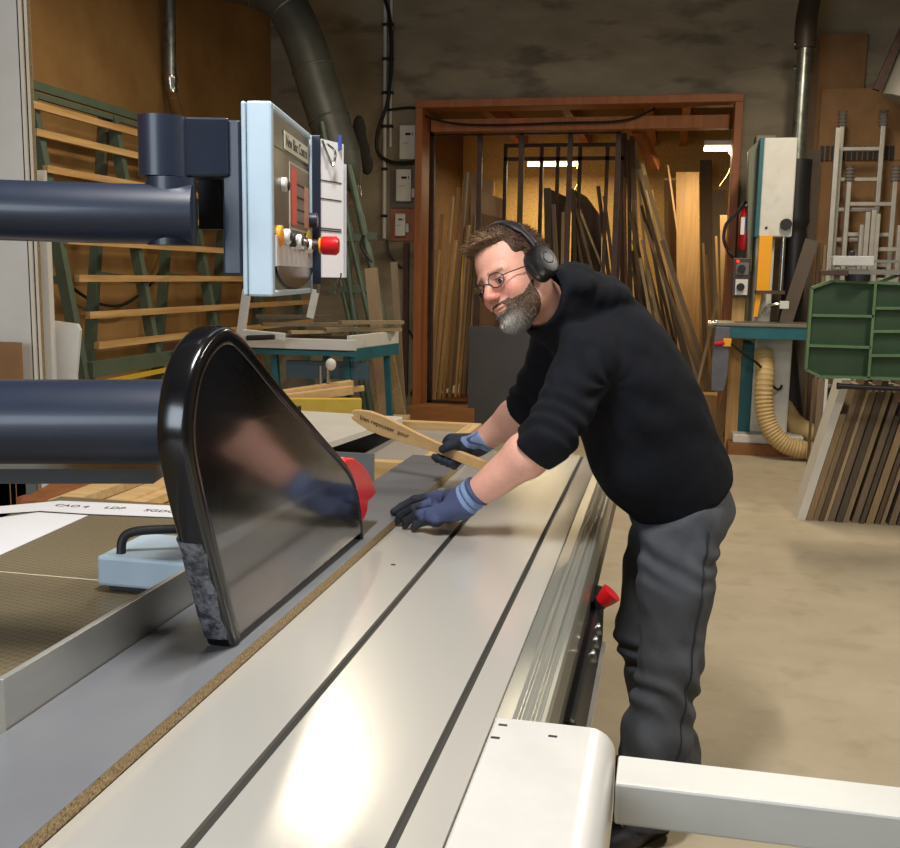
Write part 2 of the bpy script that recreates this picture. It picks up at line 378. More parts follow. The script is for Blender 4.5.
# planks at the right of the store
def plank(x0, x1, yt, Y, th, m, label, yb=400, x0b=None, x1b=None, name='standing_plank'):
    a = AY(x0, yt, Y); b = AY(x1, yt, Y); c = AY(x1b or x1+1.5, yb, Y); d_ = AY(x0b or x0+1.5, yb, Y)
    k = d_.z/(a.z-d_.z); c = c-(b-c)*k; d_ = d_-(a-d_)*k
    return single(name, MB().prism([a, b, c, d_], (0, th, 0)), m, label, 'plank')
plank(664, 682, 178, 13.0, .03, PINEV, 'wide yellowish plank standing in the store left of its taller light neighbour')
plank(676, 699, 172, 12.6, .03, PINEV, 'tallest light yellow plank standing at the right of the store')
plank(700, 712, 160, 13.8, .02, BOARD_M[3], 'dark board standing in the shade behind the light planks')
plank(712, 726, 190, 13.9, .02, BOARD_M[1], 'brown plank standing next to the right side of the store')
plank(720, 730, 215, 12.2, .03, PINEV, 'narrow plank standing beside the right door post')
for i, (a, b, c, d_) in enumerate([(703,243,712,395),(706,255,716,395),(700,300,703,392),(708,290,709,392),(716,236,722,395)]):
    p = AY(a, b, 11.7+.1*i); q = AY(c, d_, 11.7+.1*i); k = q.z/(p.z-q.z); q = q-(p-q)*k
    single('thin_lath', MB().beam(q, p, .05, .025), PINEV, 'thin pine lath leaning in the right corner of the doorway, %s of five' % ['longest','second','short leftmost','short middle','rightmost'][i], 'lath')
q = AY(690,394,11.3); q.z = .01; single('long_stick', MB().beam(q, AY(719,294,11.3), .03, .03), BOARD_M[2], 'long dark stick leaning right across the thin laths', 'stick')
q = AY(702,402,11.3); single('plank_crate', MB().box((q.x-.1,11.25,0),(q.x+.22,11.6,.33)), PINEV, 'low pine block on the store floor under the thin laths', 'block')
for i, (a, b, c, d_) in enumerate([(652,190,690,400),(668,165,687,300)]):
    p = AY(a, b, 12.3); q = AY(c, d_, 12.3); k = q.z/(p.z-q.z); q = q-(p-q)*k
    single('light_lath', MB().beam(q, p, .05, .02), PINEV, ['bright narrow lath leaning on the right edge of the slanting boards','bright thin lath standing just left of the wide yellow plank'][i], 'lath')

# ---- wall gear left of the doorway
t = thing('wall_conduit', (-3.06, BY-.03, 2.0), 'pair of thin grey conduits running down the concrete wall left of the doorway', 'conduit')
MB().cyl((-3.085, BY-.025, 1.97), (-3.085, BY-.025, 4.9), .022, n=10).build('pipe', WHITEM, t, smooth=True)
MB().cyl((-3.02, BY-.025, 2.95), (-3.02, BY-.025, 4.9), .016, n=10).build('pipe', WHITEM, t, smooth=True)
for z in (2.2, 2.7, 3.15, 3.5, 3.85, 4.2, 4.5):
    MB().box((-3.115, BY-.055, z), (-2.995 if z > 3 else -3.055, BY, z+.03)).build('bracket', BLACK, t)
MB().tube(smooth_path([AY(387,240,BY-.03), AY(389,252,BY-.03), AY(395,262,BY-.03), AY(402,268,BY-.03)]), .012, 6).build('cable', CABLE, t, smooth=True)
single('coiled_cable', MB().tube(smooth_path([AY(385,0,BY-.07), AY(390,20,BY-.07), AY(391,60,BY-.07), AY(388,100,BY-.07), AY(378,130,BY-.08), AY(377,150,BY-.08), AY(386,160,BY-.07), AY(400,163,BY-.06), AY(413,162,BY-.06), AY(419,158,BY-.05)]), .02, 7), CABLE, 'black cable drooping beside the conduits and looping under the top wall box', 'cable', smooth=True)
def wallbox(x0, y0, x1, y1, label, backing=None, bm=None, slot=True):
    a = AY(x0, y0, BY); b = AY(x1, y1, BY)
    t = thing('wall_box', ((a.x+b.x)/2, BY, b.z), label, 'wall box')
    d0 = 0
    if backing:
        c = AY(backing[0], backing[1], BY); e = AY(backing[2], backing[3], BY)
        MB().box((c.x, BY-.025, e.z), (e.x, BY-.0, c.z)).build('backplate', bm, t, bevel=.003); d0 = .025
    MB().box((a.x, BY-d0-.07, b.z), (b.x, BY-d0, a.z)).build('housing', WHITEM, t, bevel=.012)
    MB().box((b.x-.0, BY-d0-.045, b.z+.04), (b.x+.035, BY-d0, b.z+.14)).build('latch', WHITEM, t, bevel=.008)
    if slot:
        w_ = b.x-a.x; h_ = a.z-b.z
        MB().box((a.x+w_*.38, BY-d0-.074, a.z-h_*.30), (a.x+w_*.72, BY-d0-.07, a.z-h_*.23)).build('display', INK, t)
        MB().box((a.x+w_*.82, BY-d0-.074, a.z-h_*.31), (a.x+w_*.86, BY-d0-.07, a.z-h_*.22)).build('mark', INK, t)
        MB().box((a.x+w_*.2, BY-d0-.073, a.z-h_*.53), (a.x+w_*.6, BY-d0-.07, a.z-h_*.515)).build('seam', PGREY, t)
wallbox(401,126,416.5,160, 'topmost white wall box left of the doorway')
wallbox(398,170,413,202, 'middle white wall box on a grey backing plate left of the doorway', (391,167,421.5,208), PGREY)
wallbox(397,214,407,236.5, 'lowest and smallest white wall box, on a reddish wooden plate', (391,209,418,241), mat('reddish plate','#a0654a','#ac7055',6,rough=.6))
single('wall_channel', MB().box((-2.86,BY-.04,.25),(-2.80,BY,1.93)), PURP, 'dark vertical cable channel on the wall below the wooden plate', 'channel')
single('thin_cable', MB().tube(smooth_path([AY(409,330,BY-.05),AY(414,340,BY-.05),AY(418,355,BY-.05),AY(417,375,BY-.05),AY(411,395,BY-.05)]), .012, 6), CABLE, 'thin black cord curling down the wall beside the left door post', 'cable', smooth=True)

# ---- ducts at the left rear
dp = smooth_path([(-4.18,8.4,4.24), (-4.0,8.55,4.14), (-3.65,8.6,4.05), (-3.38,8.6,3.90), (-3.20,8.6,3.58), (-3.07,8.6,3.2), (-2.96,8.6,2.88), (-2.86,8.6,2.60)], 8)
t = thing('extraction_duct', (-2.9,8.6,2.5), 'large dull grey extraction duct bending down in the left rear corner', 'duct')
MB().tube(dp, .18, 28).build('pipe', DUCTG, t, smooth=True)
for k in (17, 26, 37, 47):
    a_, u_, d_ = frame(dp[k+1]-dp[k-1]); ring = [dp[k] + (a_*math.cos(q*PI/14)+u_*math.sin(q*PI/14))*.183 for q in range(28)]
    MB().tube(ring, .008, 6, closed=True).build('seam_ring', GALV, t, smooth=True)
MB().tube([(-2.86,8.6,2.61),(-2.80,8.6,2.45),(-2.75,8.6,2.32)], [.175,.14,.07], 24).build('reducer', DUCTG, t, smooth=True)
MB().tube([(-2.735,8.6,2.34),(-2.72,8.6,2.24)], .055, 16).build('collar', STEEL, t, smooth=True)
rag = MB(); 
for k in range(9):
    c_ = AY(358+k*.9+random.uniform(-2,2), 125+k*5, 8.9); rag.ell(c_, .05+.02*random.random(), .03, .07+.03*random.random(), 8, 6)
single('dark_rag', rag, mat('dark frayed rubber','#241f1a',rough=.9), 'ragged dark rubber skirt hanging behind the lower end of the big duct', 'rubber', smooth=True)
t = thing('thin_duct', AX(171,0,-4.2), 'thin galvanised pipe on the brown left wall ending in a brown hose', 'pipe')
MB().cyl(AX(169.5,-30,-4.3), AX(170.5,76,-4.3), .05, n=16).build('pipe', GALV, t, smooth=True)
MB().tube([AX(170.5,74,-4.3), AX(171,79,-4.3), AX(171.5,86,-4.3), AX(172,92,-4.3)], [.052,.062,.045,.055], 16).build('collar', STEEL, t, smooth=True)
hp = smooth_path([AX(172,92,-4.3), AX(174,102,-4.28), AX(178,116,-4.2), AX(180,130,-4.1)], 8)
MB().tube(hp, [.048+.006*(i%2) for i in range(len(hp))], 14).build('hose', BHOSE, t, smooth=True)
# leaning green pipes near the corner
t = thing('green_pipe_frame', (-2.6,8.3,0), 'leaning dark green pipe frame under the big duct', 'frame')
for (x0,y0,x1,y1,r) in ((349,165,388,340,.035),(334,160,372,330,.028),(322,122,352,300,.03),(318,180,345,300,.025),(345,240,352,300,.03)):
    p = AY(x0,y0,8.4); q = AY(x1,y1,8.4); k = (q.z-.02)/(p.z-q.z); q2 = q-(p-q)*k
    q2.x = min(q2.x, -1.9); MB().cyl(q2, p, r, n=12).build('pipe', GREEND, t, smooth=True)
MB().beam(AY(322,240,8.4), AY(376,236,8.4), .05, .06).build('crossbar', GREEND, t)
MB().beam(AY(330,290,8.4), AY(380,288,8.4), .05, .06).build('crossbar', GREEND, t)
# a loose cord over the pipes
single('pipe_cord', MB().tube(smooth_path([AY(364,235,8.3),AY(361,245,8.3),AY(367,256,8.3),AY(372,262,8.3)]),.012,6), CABLE, 'short black cord hooked over the green pipes', 'cable', smooth=True)

# ---- green wall rack with battens on the left
t = thing('panel_rack', (-4.0,7.9,0), 'green steel A-frame rack with long wooden battens along the left wall', 'rack')
posts = [5.83, 6.8, 7.85, 8.9, 9.9]
MB().beam((-4.02,5.55,2.735),(-4.02,10.2,2.735),.035,.055).build('rail', GREENP, t)
MB().beam((-3.985,5.62,2.665),(-3.985,9.2,2.665),.03,.035).build('rail', GREENP, t)
for y in posts:
    MB().beam((-4.0,y,2.68),(-3.55,y,.02),.07,.06,(0,1,0)).build('front_leg', GREENP, t)
    MB().beam((-4.04,y-.03,2.68),(-4.33,y-.03,.02),.07,.06,(0,1,0)).build('rear_leg', GREENP, t)
    MB().beam((-3.8,y,1.5),(-4.2,y-.03,1.55),.04,.05).build('crossbar', GREENP, t)
for z in (2.59,2.42,2.20,1.98,1.76,1.52,1.28,1.08):
    x = -4.0 + (2.68-z)*(.45/2.66)+.05
    MB().beam((x,5.7+(2.6-z)*.18,z),(x,10.1,z),.035,.045,(0,0,1)).build('batten', LATH, t, label='long pale wooden batten')
MB().beam((-3.66,5.85,.93),(-3.66,8.2,.93),.05,.10).build('lower_rail', GREENP, t)
MB().beam((-3.62,5.85,.84),(-3.62,7.8,.86),.03,.03).build('measuring_rail', mat('yellow rule','#d8b430',rough=.5), t, label='yellow measuring strip')
MB().cyl((-3.6,6.9,.95),(-3.6,7.0,.95),.035,n=12).build('knob', BLACK, t); MB().cyl((-3.6,7.12,.96),(-3.6,7.2,.96),.035,n=12).build('knob', BLACK, t)
cc = MB().box((-4.0,5.62,2.56),(-3.93,5.74,2.68)); cc.build('corner_block', mat('pale block','#b8ae90',rough=.7), t, bevel=.02)
single('wall_cable', MB().tube(smooth_path([AX(60,275,-4.3),AX(75,290,-4.3),AX(100,304,-4.3),AX(125,304,-4.3),AX(150,285,-4.3),AX(165,262,-4.3),AX(172,240,-4.3)]),.012,6), CABLE, 'loose black cable drooping on the brown wall behind the rack', 'cable', smooth=True)

# ---- white panels standing at the left edge
def sheetL(x0, x1, yt, Y, dep, m, label, yb=None, name='white_sheet'):
    a = AY(x0, yt, Y); b = AY(x1, yt, Y)
    return single(name, MB().box((a.x, Y, 0), (b.x, Y+dep, a.z)), m, label, 'sheet')
for i, (x0, x1, yt, Y) in enumerate([(-90,16,-40,4.0),(-90,22,-30,4.05),(-90,25.5,-25,4.10),(-90,33,152,4.15),(-90,44,171,4.20),(-90,48,225,4.25)]):
    L_ = ['tall greyish white panel at the left edge, foremost of the upright stack','tall white panel edge just right of the thick stack','tall white panel edge, second right of the thick stack','white panel of middle height standing beside the taller ones','shorter white panel beside the one of middle height','shortest white panel edge, rightmost of the upright stack'][i]
    sheetL(x0, x1, yt, Y, .022, MELW, L_)
for i, (x, Y, yt) in enumerate([(16,4.0,-40), (22,4.05,-30), (25.5,4.10,-25)]):
    a = AY(x, 0, Y); single('board_edging', MB().box((a.x+.0005, Y, 0), (a.x+.006, Y+.02, AY(x,yt,Y).z)), CHIPE, 'thin raw brown edge line between tall white panels, %s' % ['leftmost','middle','rightmost'][i], 'board')
pw = [AY(47,320,4.3), AY(77,324,4.3), AY(80,330,4.3), AY(76,376,4.3)]
q0 = pw[3].copy(); q0.z = .02; q1 = pw[0].copy(); q1.z = .02
single('cut_panel', MB().prism([pw[0], pw[1], pw[2], pw[3], q0, q1], (0,.018,0)), MELW, 'small white panel with a slanted side leaning right of the tall white stack', 'panel')
pb = AY(0,342,3.9); pc = AY(19,342,3.9)
single('brown_offcut', MB().box((pb.x-.4,3.9,0),(pc.x,3.92,pb.z)), BROWNB, 'brown board standing in front of the tall white panels at the left edge', 'board')
# ---- teal and white bench saw behind the crate, with boards on it
t = thing('bench_machine', (-2.3,6.5,0), 'workbench machine with white table rails and teal legs behind the crate', 'machine')
tb = .0
a = AY(250,344,6.4); b = AY(338,343,6.4); zt = 1.12
MB().box((-2.75,6.36,zt-.06),(-2.08,7.1,zt)).build('table', mat('dark bench table','#4a4438',rough=.5), t, bevel=.004)
MB().beam((-2.06,6.36,zt+.005),(-1.93,7.1,zt+.005),.03,.09).build('white_rail', WHITEM, t, bevel=.003)
MB().beam((-2.78,6.33,zt-.01),(-2.0,6.33,zt-.01),.04,.07).build('front_rail', WHITEM, t, bevel=.003)
MB().beam((-2.04,6.37,zt-.08),(-1.93,7.1,zt-.08),.03,.08).build('teal_apron', TEAL, t)
MB().beam((-2.75,6.34,zt-.07),(-2.0,6.34,zt-.07),.05,.03).build('teal_apron', TEAL, t)
for (x,y,x2) in ((-2.62,6.45,-2.55),(-2.42,6.95,-2.45),(-2.12,6.5,-2.06),(-1.98,7.0,-1.92)):
    MB().beam((x,y,zt-.1),(x2,y,0.0),.04,.04,(0,1,0)).build('leg', TEAL, t)
MB().beam((-2.55,6.5,.92),(-1.98,6.55,.92),.05,.12).build('brace', mat('slate blue enamel','#3d5560',rough=.5), t)
for x in (-2.15,-2.2): MB().cyl((x,6.2,.0),(x,6.2,.98),.014,n=10).build('rod', STEEL, t, smooth=True)
MB().ell((-2.13,6.2,.99),.035,.035,.04).build('knob', WHITEM, t, smooth=True)
MB().beam(AY(240,340,6.2),AY(247,290,6.2),.06,.02,(0,1,0)).build('post', WHITEM, t, bevel=.003)
MB().beam(AY(310,318,6.4),AY(316,290,6.4),.05,.02,(0,1,0)).build('post', WHITEM, t, bevel=.003)
MB().beam(AY(243,333,6.15),AY(285,337,6.15),.03,.05).build('clamp_arm', WHITEM, t, bevel=.006)
MB().cyl(AY(247,338,6.1),AY(274,337,6.1),.018,n=10).build('clamp_handle', BLACK, t, smooth=True)
# boards lying on the bench
for i,(x0,y0,x1,y1,m_,w_) in enumerate([(248,333,330,326,2,.10),(290,335,345,329,2,.06),(325,330,400,318,0,.10),(262,325,352,316,1,.14),(340,326,402,320,4,.08),(255,320,330,312,5,.10)]):
    p = AY(x0,y0,6.7); q = AY(x1,y1,7.0); z_ = zt + .015 + .026*i; 
    p.z = z_; q.z = z_ + .0; 
    single('bench_board', MB().beam(p, q, w_, .024), BOARD_M[m_], 'thin board lying on the bench machine, %s layer' % ['bottom','second','third','fourth','fifth','top'][i], 'board')
# standing offcuts by the wall
for i,(xb,yb,xt,yt,w_,m_) in enumerate([(385,409,371,268,.10,4),(378,411,373,343,.04,2),(388,411,380,336,.04,4),(399,410,385,336,.09,4),(402,400,394,262,.05,1)]):
    Y = 7.6 + .05*i; p = AY(xt,yt,Y); q = AY(xb,yb,Y); k = q.z/(p.z-q.z); q = q-(p-q)*k
    single('standing_offcut', MB().beam(q, p, w_, .03, (0,1,0)), BOARD_M[m_] if i==0 or i==4 else CHIPE, ['tall narrow board leaning left behind the bench, left of the doorway','shortest raw chipboard strip leaning below the tall narrow board','middle raw chipboard strip leaning below the tall narrow board','widest raw chipboard strip leaning left of the doorway','dim slender board standing against the wall left of the doorway'][i], 'board')
# rough boards stored below the bench
for i in range(8):
    z_ = .03 + .06*i; y_ = 7.4+.03*(i%3)
    single('stored_board', MB().beam((-3.3+.05*i,y_,z_+.0),(-1.75-.03*i,y_+.15,z_+ .0),.25,.035), BOARD_M[i%5], 'rough board in the low pile behind the bench legs, layer %s from the floor' % ['one','two','three','four','five','six','seven','eight'][i], 'board')

# ---- open crate behind the saw with a white panel on it
t = thing('open_crate', (-1.45,4.9,0), 'open crate with pine rims and grey panels behind the saw', 'crate')
X0,X1,Y0,Y1,ZT = -2.05,-1.0,4.22,5.52,.75
MB().box((X0,Y1-.06,ZT-.05),(X1,Y1,ZT)).build('rim', PINE, t, bevel=.003)
MB().box((X0,Y0,ZT-.10),(X1,Y0+.06,ZT)).build('rim', PINE, t, bevel=.003)
MB().box((X1-.07,Y0+.06,ZT-.06),(X1,Y1-.06,ZT)).build('rim', PINEY, t, bevel=.003)
MB().box((X0,Y0+.06,ZT-.06),(X0+.07,Y1-.06,ZT)).build('rim', PINEY, t, bevel=.003)
MB().box((X0+.01,Y1-.03,.06),(X1-.01,Y1-.012,ZT-.05)).build('side', MELG, t)
MB().box((X0+.01,Y0+.012,.06),(X1-.01,Y0+.03,ZT-.1)).build('side', MELG, t)
MB().box((X1-.03,Y0+.03,.06),(X1-.012,Y1-.03,ZT-.06)).build('side', BROWNB, t)
MB().box((X0+.012,Y0+.03,.06),(X0+.03,Y1-.03,ZT-.06)).build('side', BROWNB, t)
MB().box((X0,Y0,0),(X1,Y1,.06)).build('bottom', BROWNB, t)
MB().prism([(-1.58,Y0+.10,.60),(X1-.075,Y0+.10,.60),(X1-.075,Y1-.07,.69),(-1.40,Y1-.07,.69)],(0,0,.018)).build('added_lit_sheet', mat('greyish inner sheet','#9a948c','#a39d95',4,rough=.6), t, label='greyish sheet added inside the crate to catch the light')  # added sheet, catches light in place of the crate's shadowed grey back side
p = [AZ(300,408,.80), AZ(402,414,.80), AZ(402.5,415.5,.80), AZ(330,439,.80), AZ(250,437,.80)]
single('flat_sheet', MB().prism([(q.x,q.y,.755) for q in p], (0,0,.03)), MELW, 'creamy white panel lying flat on the crate behind the blade guard', 'panel', bevel=.001)
p = [AZ(371,461,.93), AZ(374.5,454.5,.93)]
gp = AY(374,454,3.75)
single('grey_upright', MB().box((gp.x-.24,3.74,.0),(gp.x,3.76,gp.z)), MELG, 'small grey panel end standing behind the red guard nose', 'panel')
# yellow beams at the far side of the crate
for i,(x0,y0,x1,y1,h,m_) in enumerate([(240,408,361,408,.12,0),(255,402,352,390,.05,2),(270,396,352,384,.05,1),(240,404,364,388,.03,0)]):
    Y = 5.75+.12*i; p = AY(x0,y0,Y); q = AY(x1,y1,Y+.3)
    zc = .0
    single('pine_beam', MB().beam(p, q, .08, h), [mat('yellow shuttering board','#d8b53c','#e2c455',5,rough=.6), PINE, PINE][min(i,2)] if i!=3 else PINE, ['yellow shuttering beam on trestles behind the white board','pine beam lying over the yellow beam','rough pine beam with dark marks, topmost of the pile','pale squared beam between the yellow beam and the rough one'][i], 'beam')
tr = MB(); tr.beam((-3.3,6.0,.02),(-3.3,6.0,.74),.06,.06); tr.beam((-1.95,6.05,.02),(-1.95,6.05,.66),.06,.06); tr.beam((-3.4,6.0,.68),(-1.8,6.05,.68),.06,.06)
single('trestle', tr, DARKW, 'low wooden trestle under the yellow beam behind the crate', 'trestle')

# ---- planks and sheets left behind the saw table
for i,(pts,z,m_,L_) in enumerate([
    ([(0,478),(160,474),(166,482),(60,508)], .78, PINE, 'brown'),]):
    pass
def flatp(name, pts, z, th, m, label, cat='plank'):
    return single(name, MB().prism([(lambda q:(q.x,q.y,z-th))(AZ(x,y,z)) for x,y in pts], (0,0,th)), m, label, cat)
for i,(pts,z,m_) in enumerate([([(48,500),(66,503),(150,474),(128,470)],.80,PINE),([(70,503),(84,506),(170,474),(152,471)],.77,BROWNB),
        ([(88,506),(108,508),(185,478),(168,475)],.79,PINE),([(112,508),(125,510),(190,484),(180,480)],.78,PINE),([(128,510),(168,514),(195,488),(180,484)],.74,OSB)]):
    flatp('loose_plank', pts, z, .03, m_, ['leftmost pale plank of the pile behind the saw table','brown plank between two pale ones behind the saw table','middle pale plank of the pile behind the saw table','thin pale plank near the guard post behind the saw table','ochre board at the right of the plank pile behind the saw table'][i])
flatp('plank_support', [(20,500),(168,512),(230,470),(90,462)], .70, .04, DARKW, 'dark trolley board under the plank pile behind the saw table', 'board')
tt_ = thing('trolley_stand', AZ(130,490,0)*1.0, 'low stand carrying the plank pile behind the saw table', 'stand')
c_ = AZ(110,490,.68)
for dx in (-.3,.25):
    for dy in (-.12,.25): MB().box((c_.x+dx-.03,c_.y+dy-.03,0),(c_.x+dx+.03,c_.y+dy+.03,.66)).build('leg', DARKW, tt_)
tt_.location = (c_.x,c_.y,0)
for ch in [o for o in COL.objects if o.parent == tt_]:
    off = ROOT[tt_.name]-Vector((c_.x,c_.y,0)); ch.data.transform(Matrix.Translation(off))
for i,(x0,x1,yt) in enumerate([(-20,9,476),(10,15,474),(16,36,476),(37,40,474),(41,48,475),(49,66,476)]):
    a = AY(x0,yt,3.9); b = AY(x1,yt,3.9)
    single('panel_offcut', MB().box((a.x,3.9,0),(b.x,3.92,a.z)), [BROWNB,CHIPE,MELG,CHIPE,MELW,MELG][i], ['brown panel end standing behind the saw table at the left edge','raw chipboard edge left of the grey panel end','grey panel end between two chipboard edges','raw chipboard edge right of the grey panel end','narrow white panel end behind the saw table','wider grey panel end nearest the plank pile'][i], 'panel')

# ---- band saw
t = thing('band_saw', (.95,9.7,0), 'teal and white band saw with a yellow blade guard at the back of the shop', 'band saw')
MB().box((.60,9.35,.0),(1.30,10.2,.10)).build('base', mat('base timber','#7d5230','#8d6038',5,rough=.8), t, label='brown timber plinth')
MB().box((.64,9.42,.10),(1.26,10.15,.18)).build('foot_plate', WHITEM, t, bevel=.01)
MB().box((.80,9.60,.18),(1.13,10.05,1.06)).build('lower_body', WHITEM, t, bevel=.015)
MB().box((.68,9.62,.18),(.80,10.05,1.0)).build('lower_side', TEAL, t, bevel=.01)
MB().box((.72,9.85,1.15),(.90,10.1,2.9)).build('column', mat('olive grey enamel','#6e705e',rough=.5), t, bevel=.01)
MB().box((.765,9.70,1.18),(.93,9.86,2.05)).build('column_front', WHITEM, t, bevel=.008)
MB().box((.775,9.58,1.97),(1.06,9.95,2.84)).build('head_cover', WHITEM, t, bevel=.012)
MB().box((.74,9.59,1.97),(.776,9.95,2.84)).build('head_side', TEAL, t, bevel=.004)
MB().box((.60,9.68,2.02),(.74,9.95,2.84)).build('head_back', mat('olive grey enamel','#6e705e'), t, bevel=.006) if False else None
MB().prism([(.655,9.75,2.76),(.74,9.75,2.84),(.74,9.75,1.65),(.70,9.75,1.72)],(0,.2,0)).build('spine', mat('olive grey enamel','#6e705e'), t, bevel=.004)
MB().cyl((1.0,9.58,2.08),(1.0,9.52,2.08),.05,n=18).build('star_knob', BLACK, t, smooth=True)
MB().cyl((.835,9.58,2.05),(.835,9.572,2.05),.012,n=10).build('screw', BLACK, t)
MB().box((.775,9.50,1.47),(.89,9.56,1.98)).build('blade_guard', YEL, t, bevel=.004)
MB().prism([(.775,9.50,1.48),(.83,9.50,1.48),(.80,9.50,1.25),(.76,9.50,1.25)],(0,.05,0)).build('guard_tip', YEL, t, bevel=.003)
MB().box((.79,9.52,1.19),(.81,9.535,1.5)).build('blade', PGREY, t)
MB().box((.77,9.46,1.46),(1.02,9.60,1.49)).build('guide_bar', PURP, t)
MB().cyl((.99,9.55,1.46),(.99,9.55,1.97),.02,n=12).build('guide_post', STEEL, t, smooth=True)
MB().tube(smooth_path([(.84,9.48,1.28),(.88,9.47,1.35),(.95,9.46,1.37),(1.02,9.46,1.36)]),.014,8).build('guide_arm', STEEL, t, smooth=True)
MB().box((.98,9.44,1.33),(1.06,9.5,1.40)).build('guide_block', WHITEM, t, bevel=.005)
MB().box((.44,9.15,1.07),(1.38,9.75,1.18)).build('table', TEAL, t, bevel=.004)
MB().box((.43,9.14,1.18),(1.39,9.76,1.205)).build('table_top', mat('worn table steel','#8c8878','#7a766a',6,rough=.45,metal=.5), t, bevel=.002)
MB().cyl((.44,9.3,1.185),(.36,9.3,1.185),.03,n=14).build('rail_end', STEEL, t, smooth=True)
MB().box((.49,9.10,1.00),(.56,9.14,1.07)).build('switch', YEL, t, bevel=.005); MB().cyl((.50,9.11,1.035),(.42,9.11,1.02),.022,n=14).build('stop_button', RED, t, smooth=True)
MB().tube(smooth_path([(.56,9.1,1.03),(.68,9.12,.93),(.80,9.2,.85),(.92,9.35,.72),(.98,9.5,.62),(1.03,9.5,.60),(1.05,9.5,.64)]),.012,6).build('cable', CABLE, t, smooth=True)
MB().box((.80,9.50,.86),(.92,9.60,.96)).build('port', BLACK, t, bevel=.01)
MB().box((.93,9.595,.45),(.955,9.602,.6)).build('vent', BLACK, t)
a1 = AY(734,258,9.6); b1 = AY(748,297,9.6)
t2 = thing('switch_panel', (a1.x,9.55,b1.z), 'brown switch box with two round black dials and a red light beside the band saw', 'switch box')
MB().box((a1.x-.01,9.52,b1.z),(b1.x,9.60,a1.z)).build('box', mat('brown bakelite','#3a3230',rough=.5), t2, bevel=.008)
MB().box((a1.x+.02,9.512,b1.z+.02),(b1.x-.015,9.52,b1.z+.16)).build('plate', WHITEM, t2); MB().box((a1.x+.02,9.512,b1.z+.20),(b1.x-.015,9.52,b1.z+.31)).build('plate', PGREY, t2)
for zz in (b1.z+.09, b1.z+.255): MB().cyl((a1.x+.065,9.512,zz),(a1.x+.065,9.48,zz),.035,n=18).build('dial', BLACK, t2, smooth=True)
MB().cyl((a1.x+.03,9.51,a1.z-.03),(a1.x+.03,9.50,a1.z-.03),.012,n=10).build('indicator', mat('red indicator','#ff3020',emit='#ff2010',estr=3), t2)
MB().box((a1.x+.01,9.62,0.0),(b1.x-.02,9.66,a1.z)).build('post', PINEV, t2)
# fire extinguisher
ex = thing('fire_extinguisher', (.60,9.9,1.7), 'red fire extinguisher with a black hose hung left of the band saw', 'fire extinguisher')
e0 = AY(745,248,9.9)
MB().tube([(e0.x,9.9,e0.z-.02+.0),(e0.x,9.9,e0.z+.03),(e0.x,9.9,e0.z+.30),(e0.x,9.9,e0.z+.36),(e0.x,9.9,e0.z+.39)],[.055,.07,.07,.05,.02],20).build('cylinder', mat('extinguisher red','#b01820',rough=.35), ex, smooth=True)
MB().box((e0.x-.055,9.825,e0.z+.12),(e0.x-.02,9.84,e0.z+.28)).build('label_sticker', PAPER, ex)
MB().box((e0.x-.02,9.822,e0.z+.17),(e0.x+.045,9.838,e0.z+.28)).build('label_sticker', mat('blue sticker','#4a5a9a',rough=.6), ex)
MB().box((e0.x-.03,9.88,e0.z+.38),(e0.x+.05,9.92,e0.z+.43)).build('valve', STEEL, ex, bevel=.005)
MB().tube(smooth_path([(e0.x-.02,9.88,e0.z+.42),AY(735,215,9.8),AY(726,225,9.75),AY(724,240,9.7),AY(729,252,9.7),AY(734,258,9.65)]),.016,8).build('hose', CABLE, ex, smooth=True)
# dust hose of the band saw
hz = smooth_path([(.865,9.48,.93),(.875,9.3,.80),(.875,9.25,.52),(.93,9.22,.30),(1.06,9.2,.15),(1.25,9.2,.10),(1.55,9.2,.10),(1.9,9.3,.10)],14)
single('dust_hose', MB().tube(hz,[.075+.008*(i%2) for i in range(len(hz))],20), CREAM, 'cream corrugated dust hose curving from the band saw to the floor', 'hose', smooth=True)
hz = smooth_path([(1.10,9.9,.42),(1.2,9.75,.27),(1.33,9.6,.2),(1.5,9.55,.17),(1.8,9.5,.12)],10)
single('dust_hose', MB().tube(hz,[.09+.005*(i%2) for i in range(len(hz))],18), CREAM, 'short cream dust hose lying behind the band saw foot', 'hose', smooth=True)
rg = MB().prism([(.42,9.12,1.17),(.55,9.12,1.17),(.545,9.12,.75),(.52,9.12,.60),(.41,9.12,.60),(.40,9.12,.9)],(0,.05,0))
single('hanging_cloth', rg, mat('slate cloth','#5a5d68','#666974',8,rough=.9), 'slate grey cloth hanging from the left end of the band saw table', 'cloth', bevel=.01)
single('leaning_log', MB().beam((.50,9.9,.02),(.73,9.9,1.02),.11,.09,(0,1,0)), mat('rough log','#8a6a4a','#9d7b58',6,(1,1,.3),.8), 'rough brown timber prop leaning under the band saw table', 'timber')

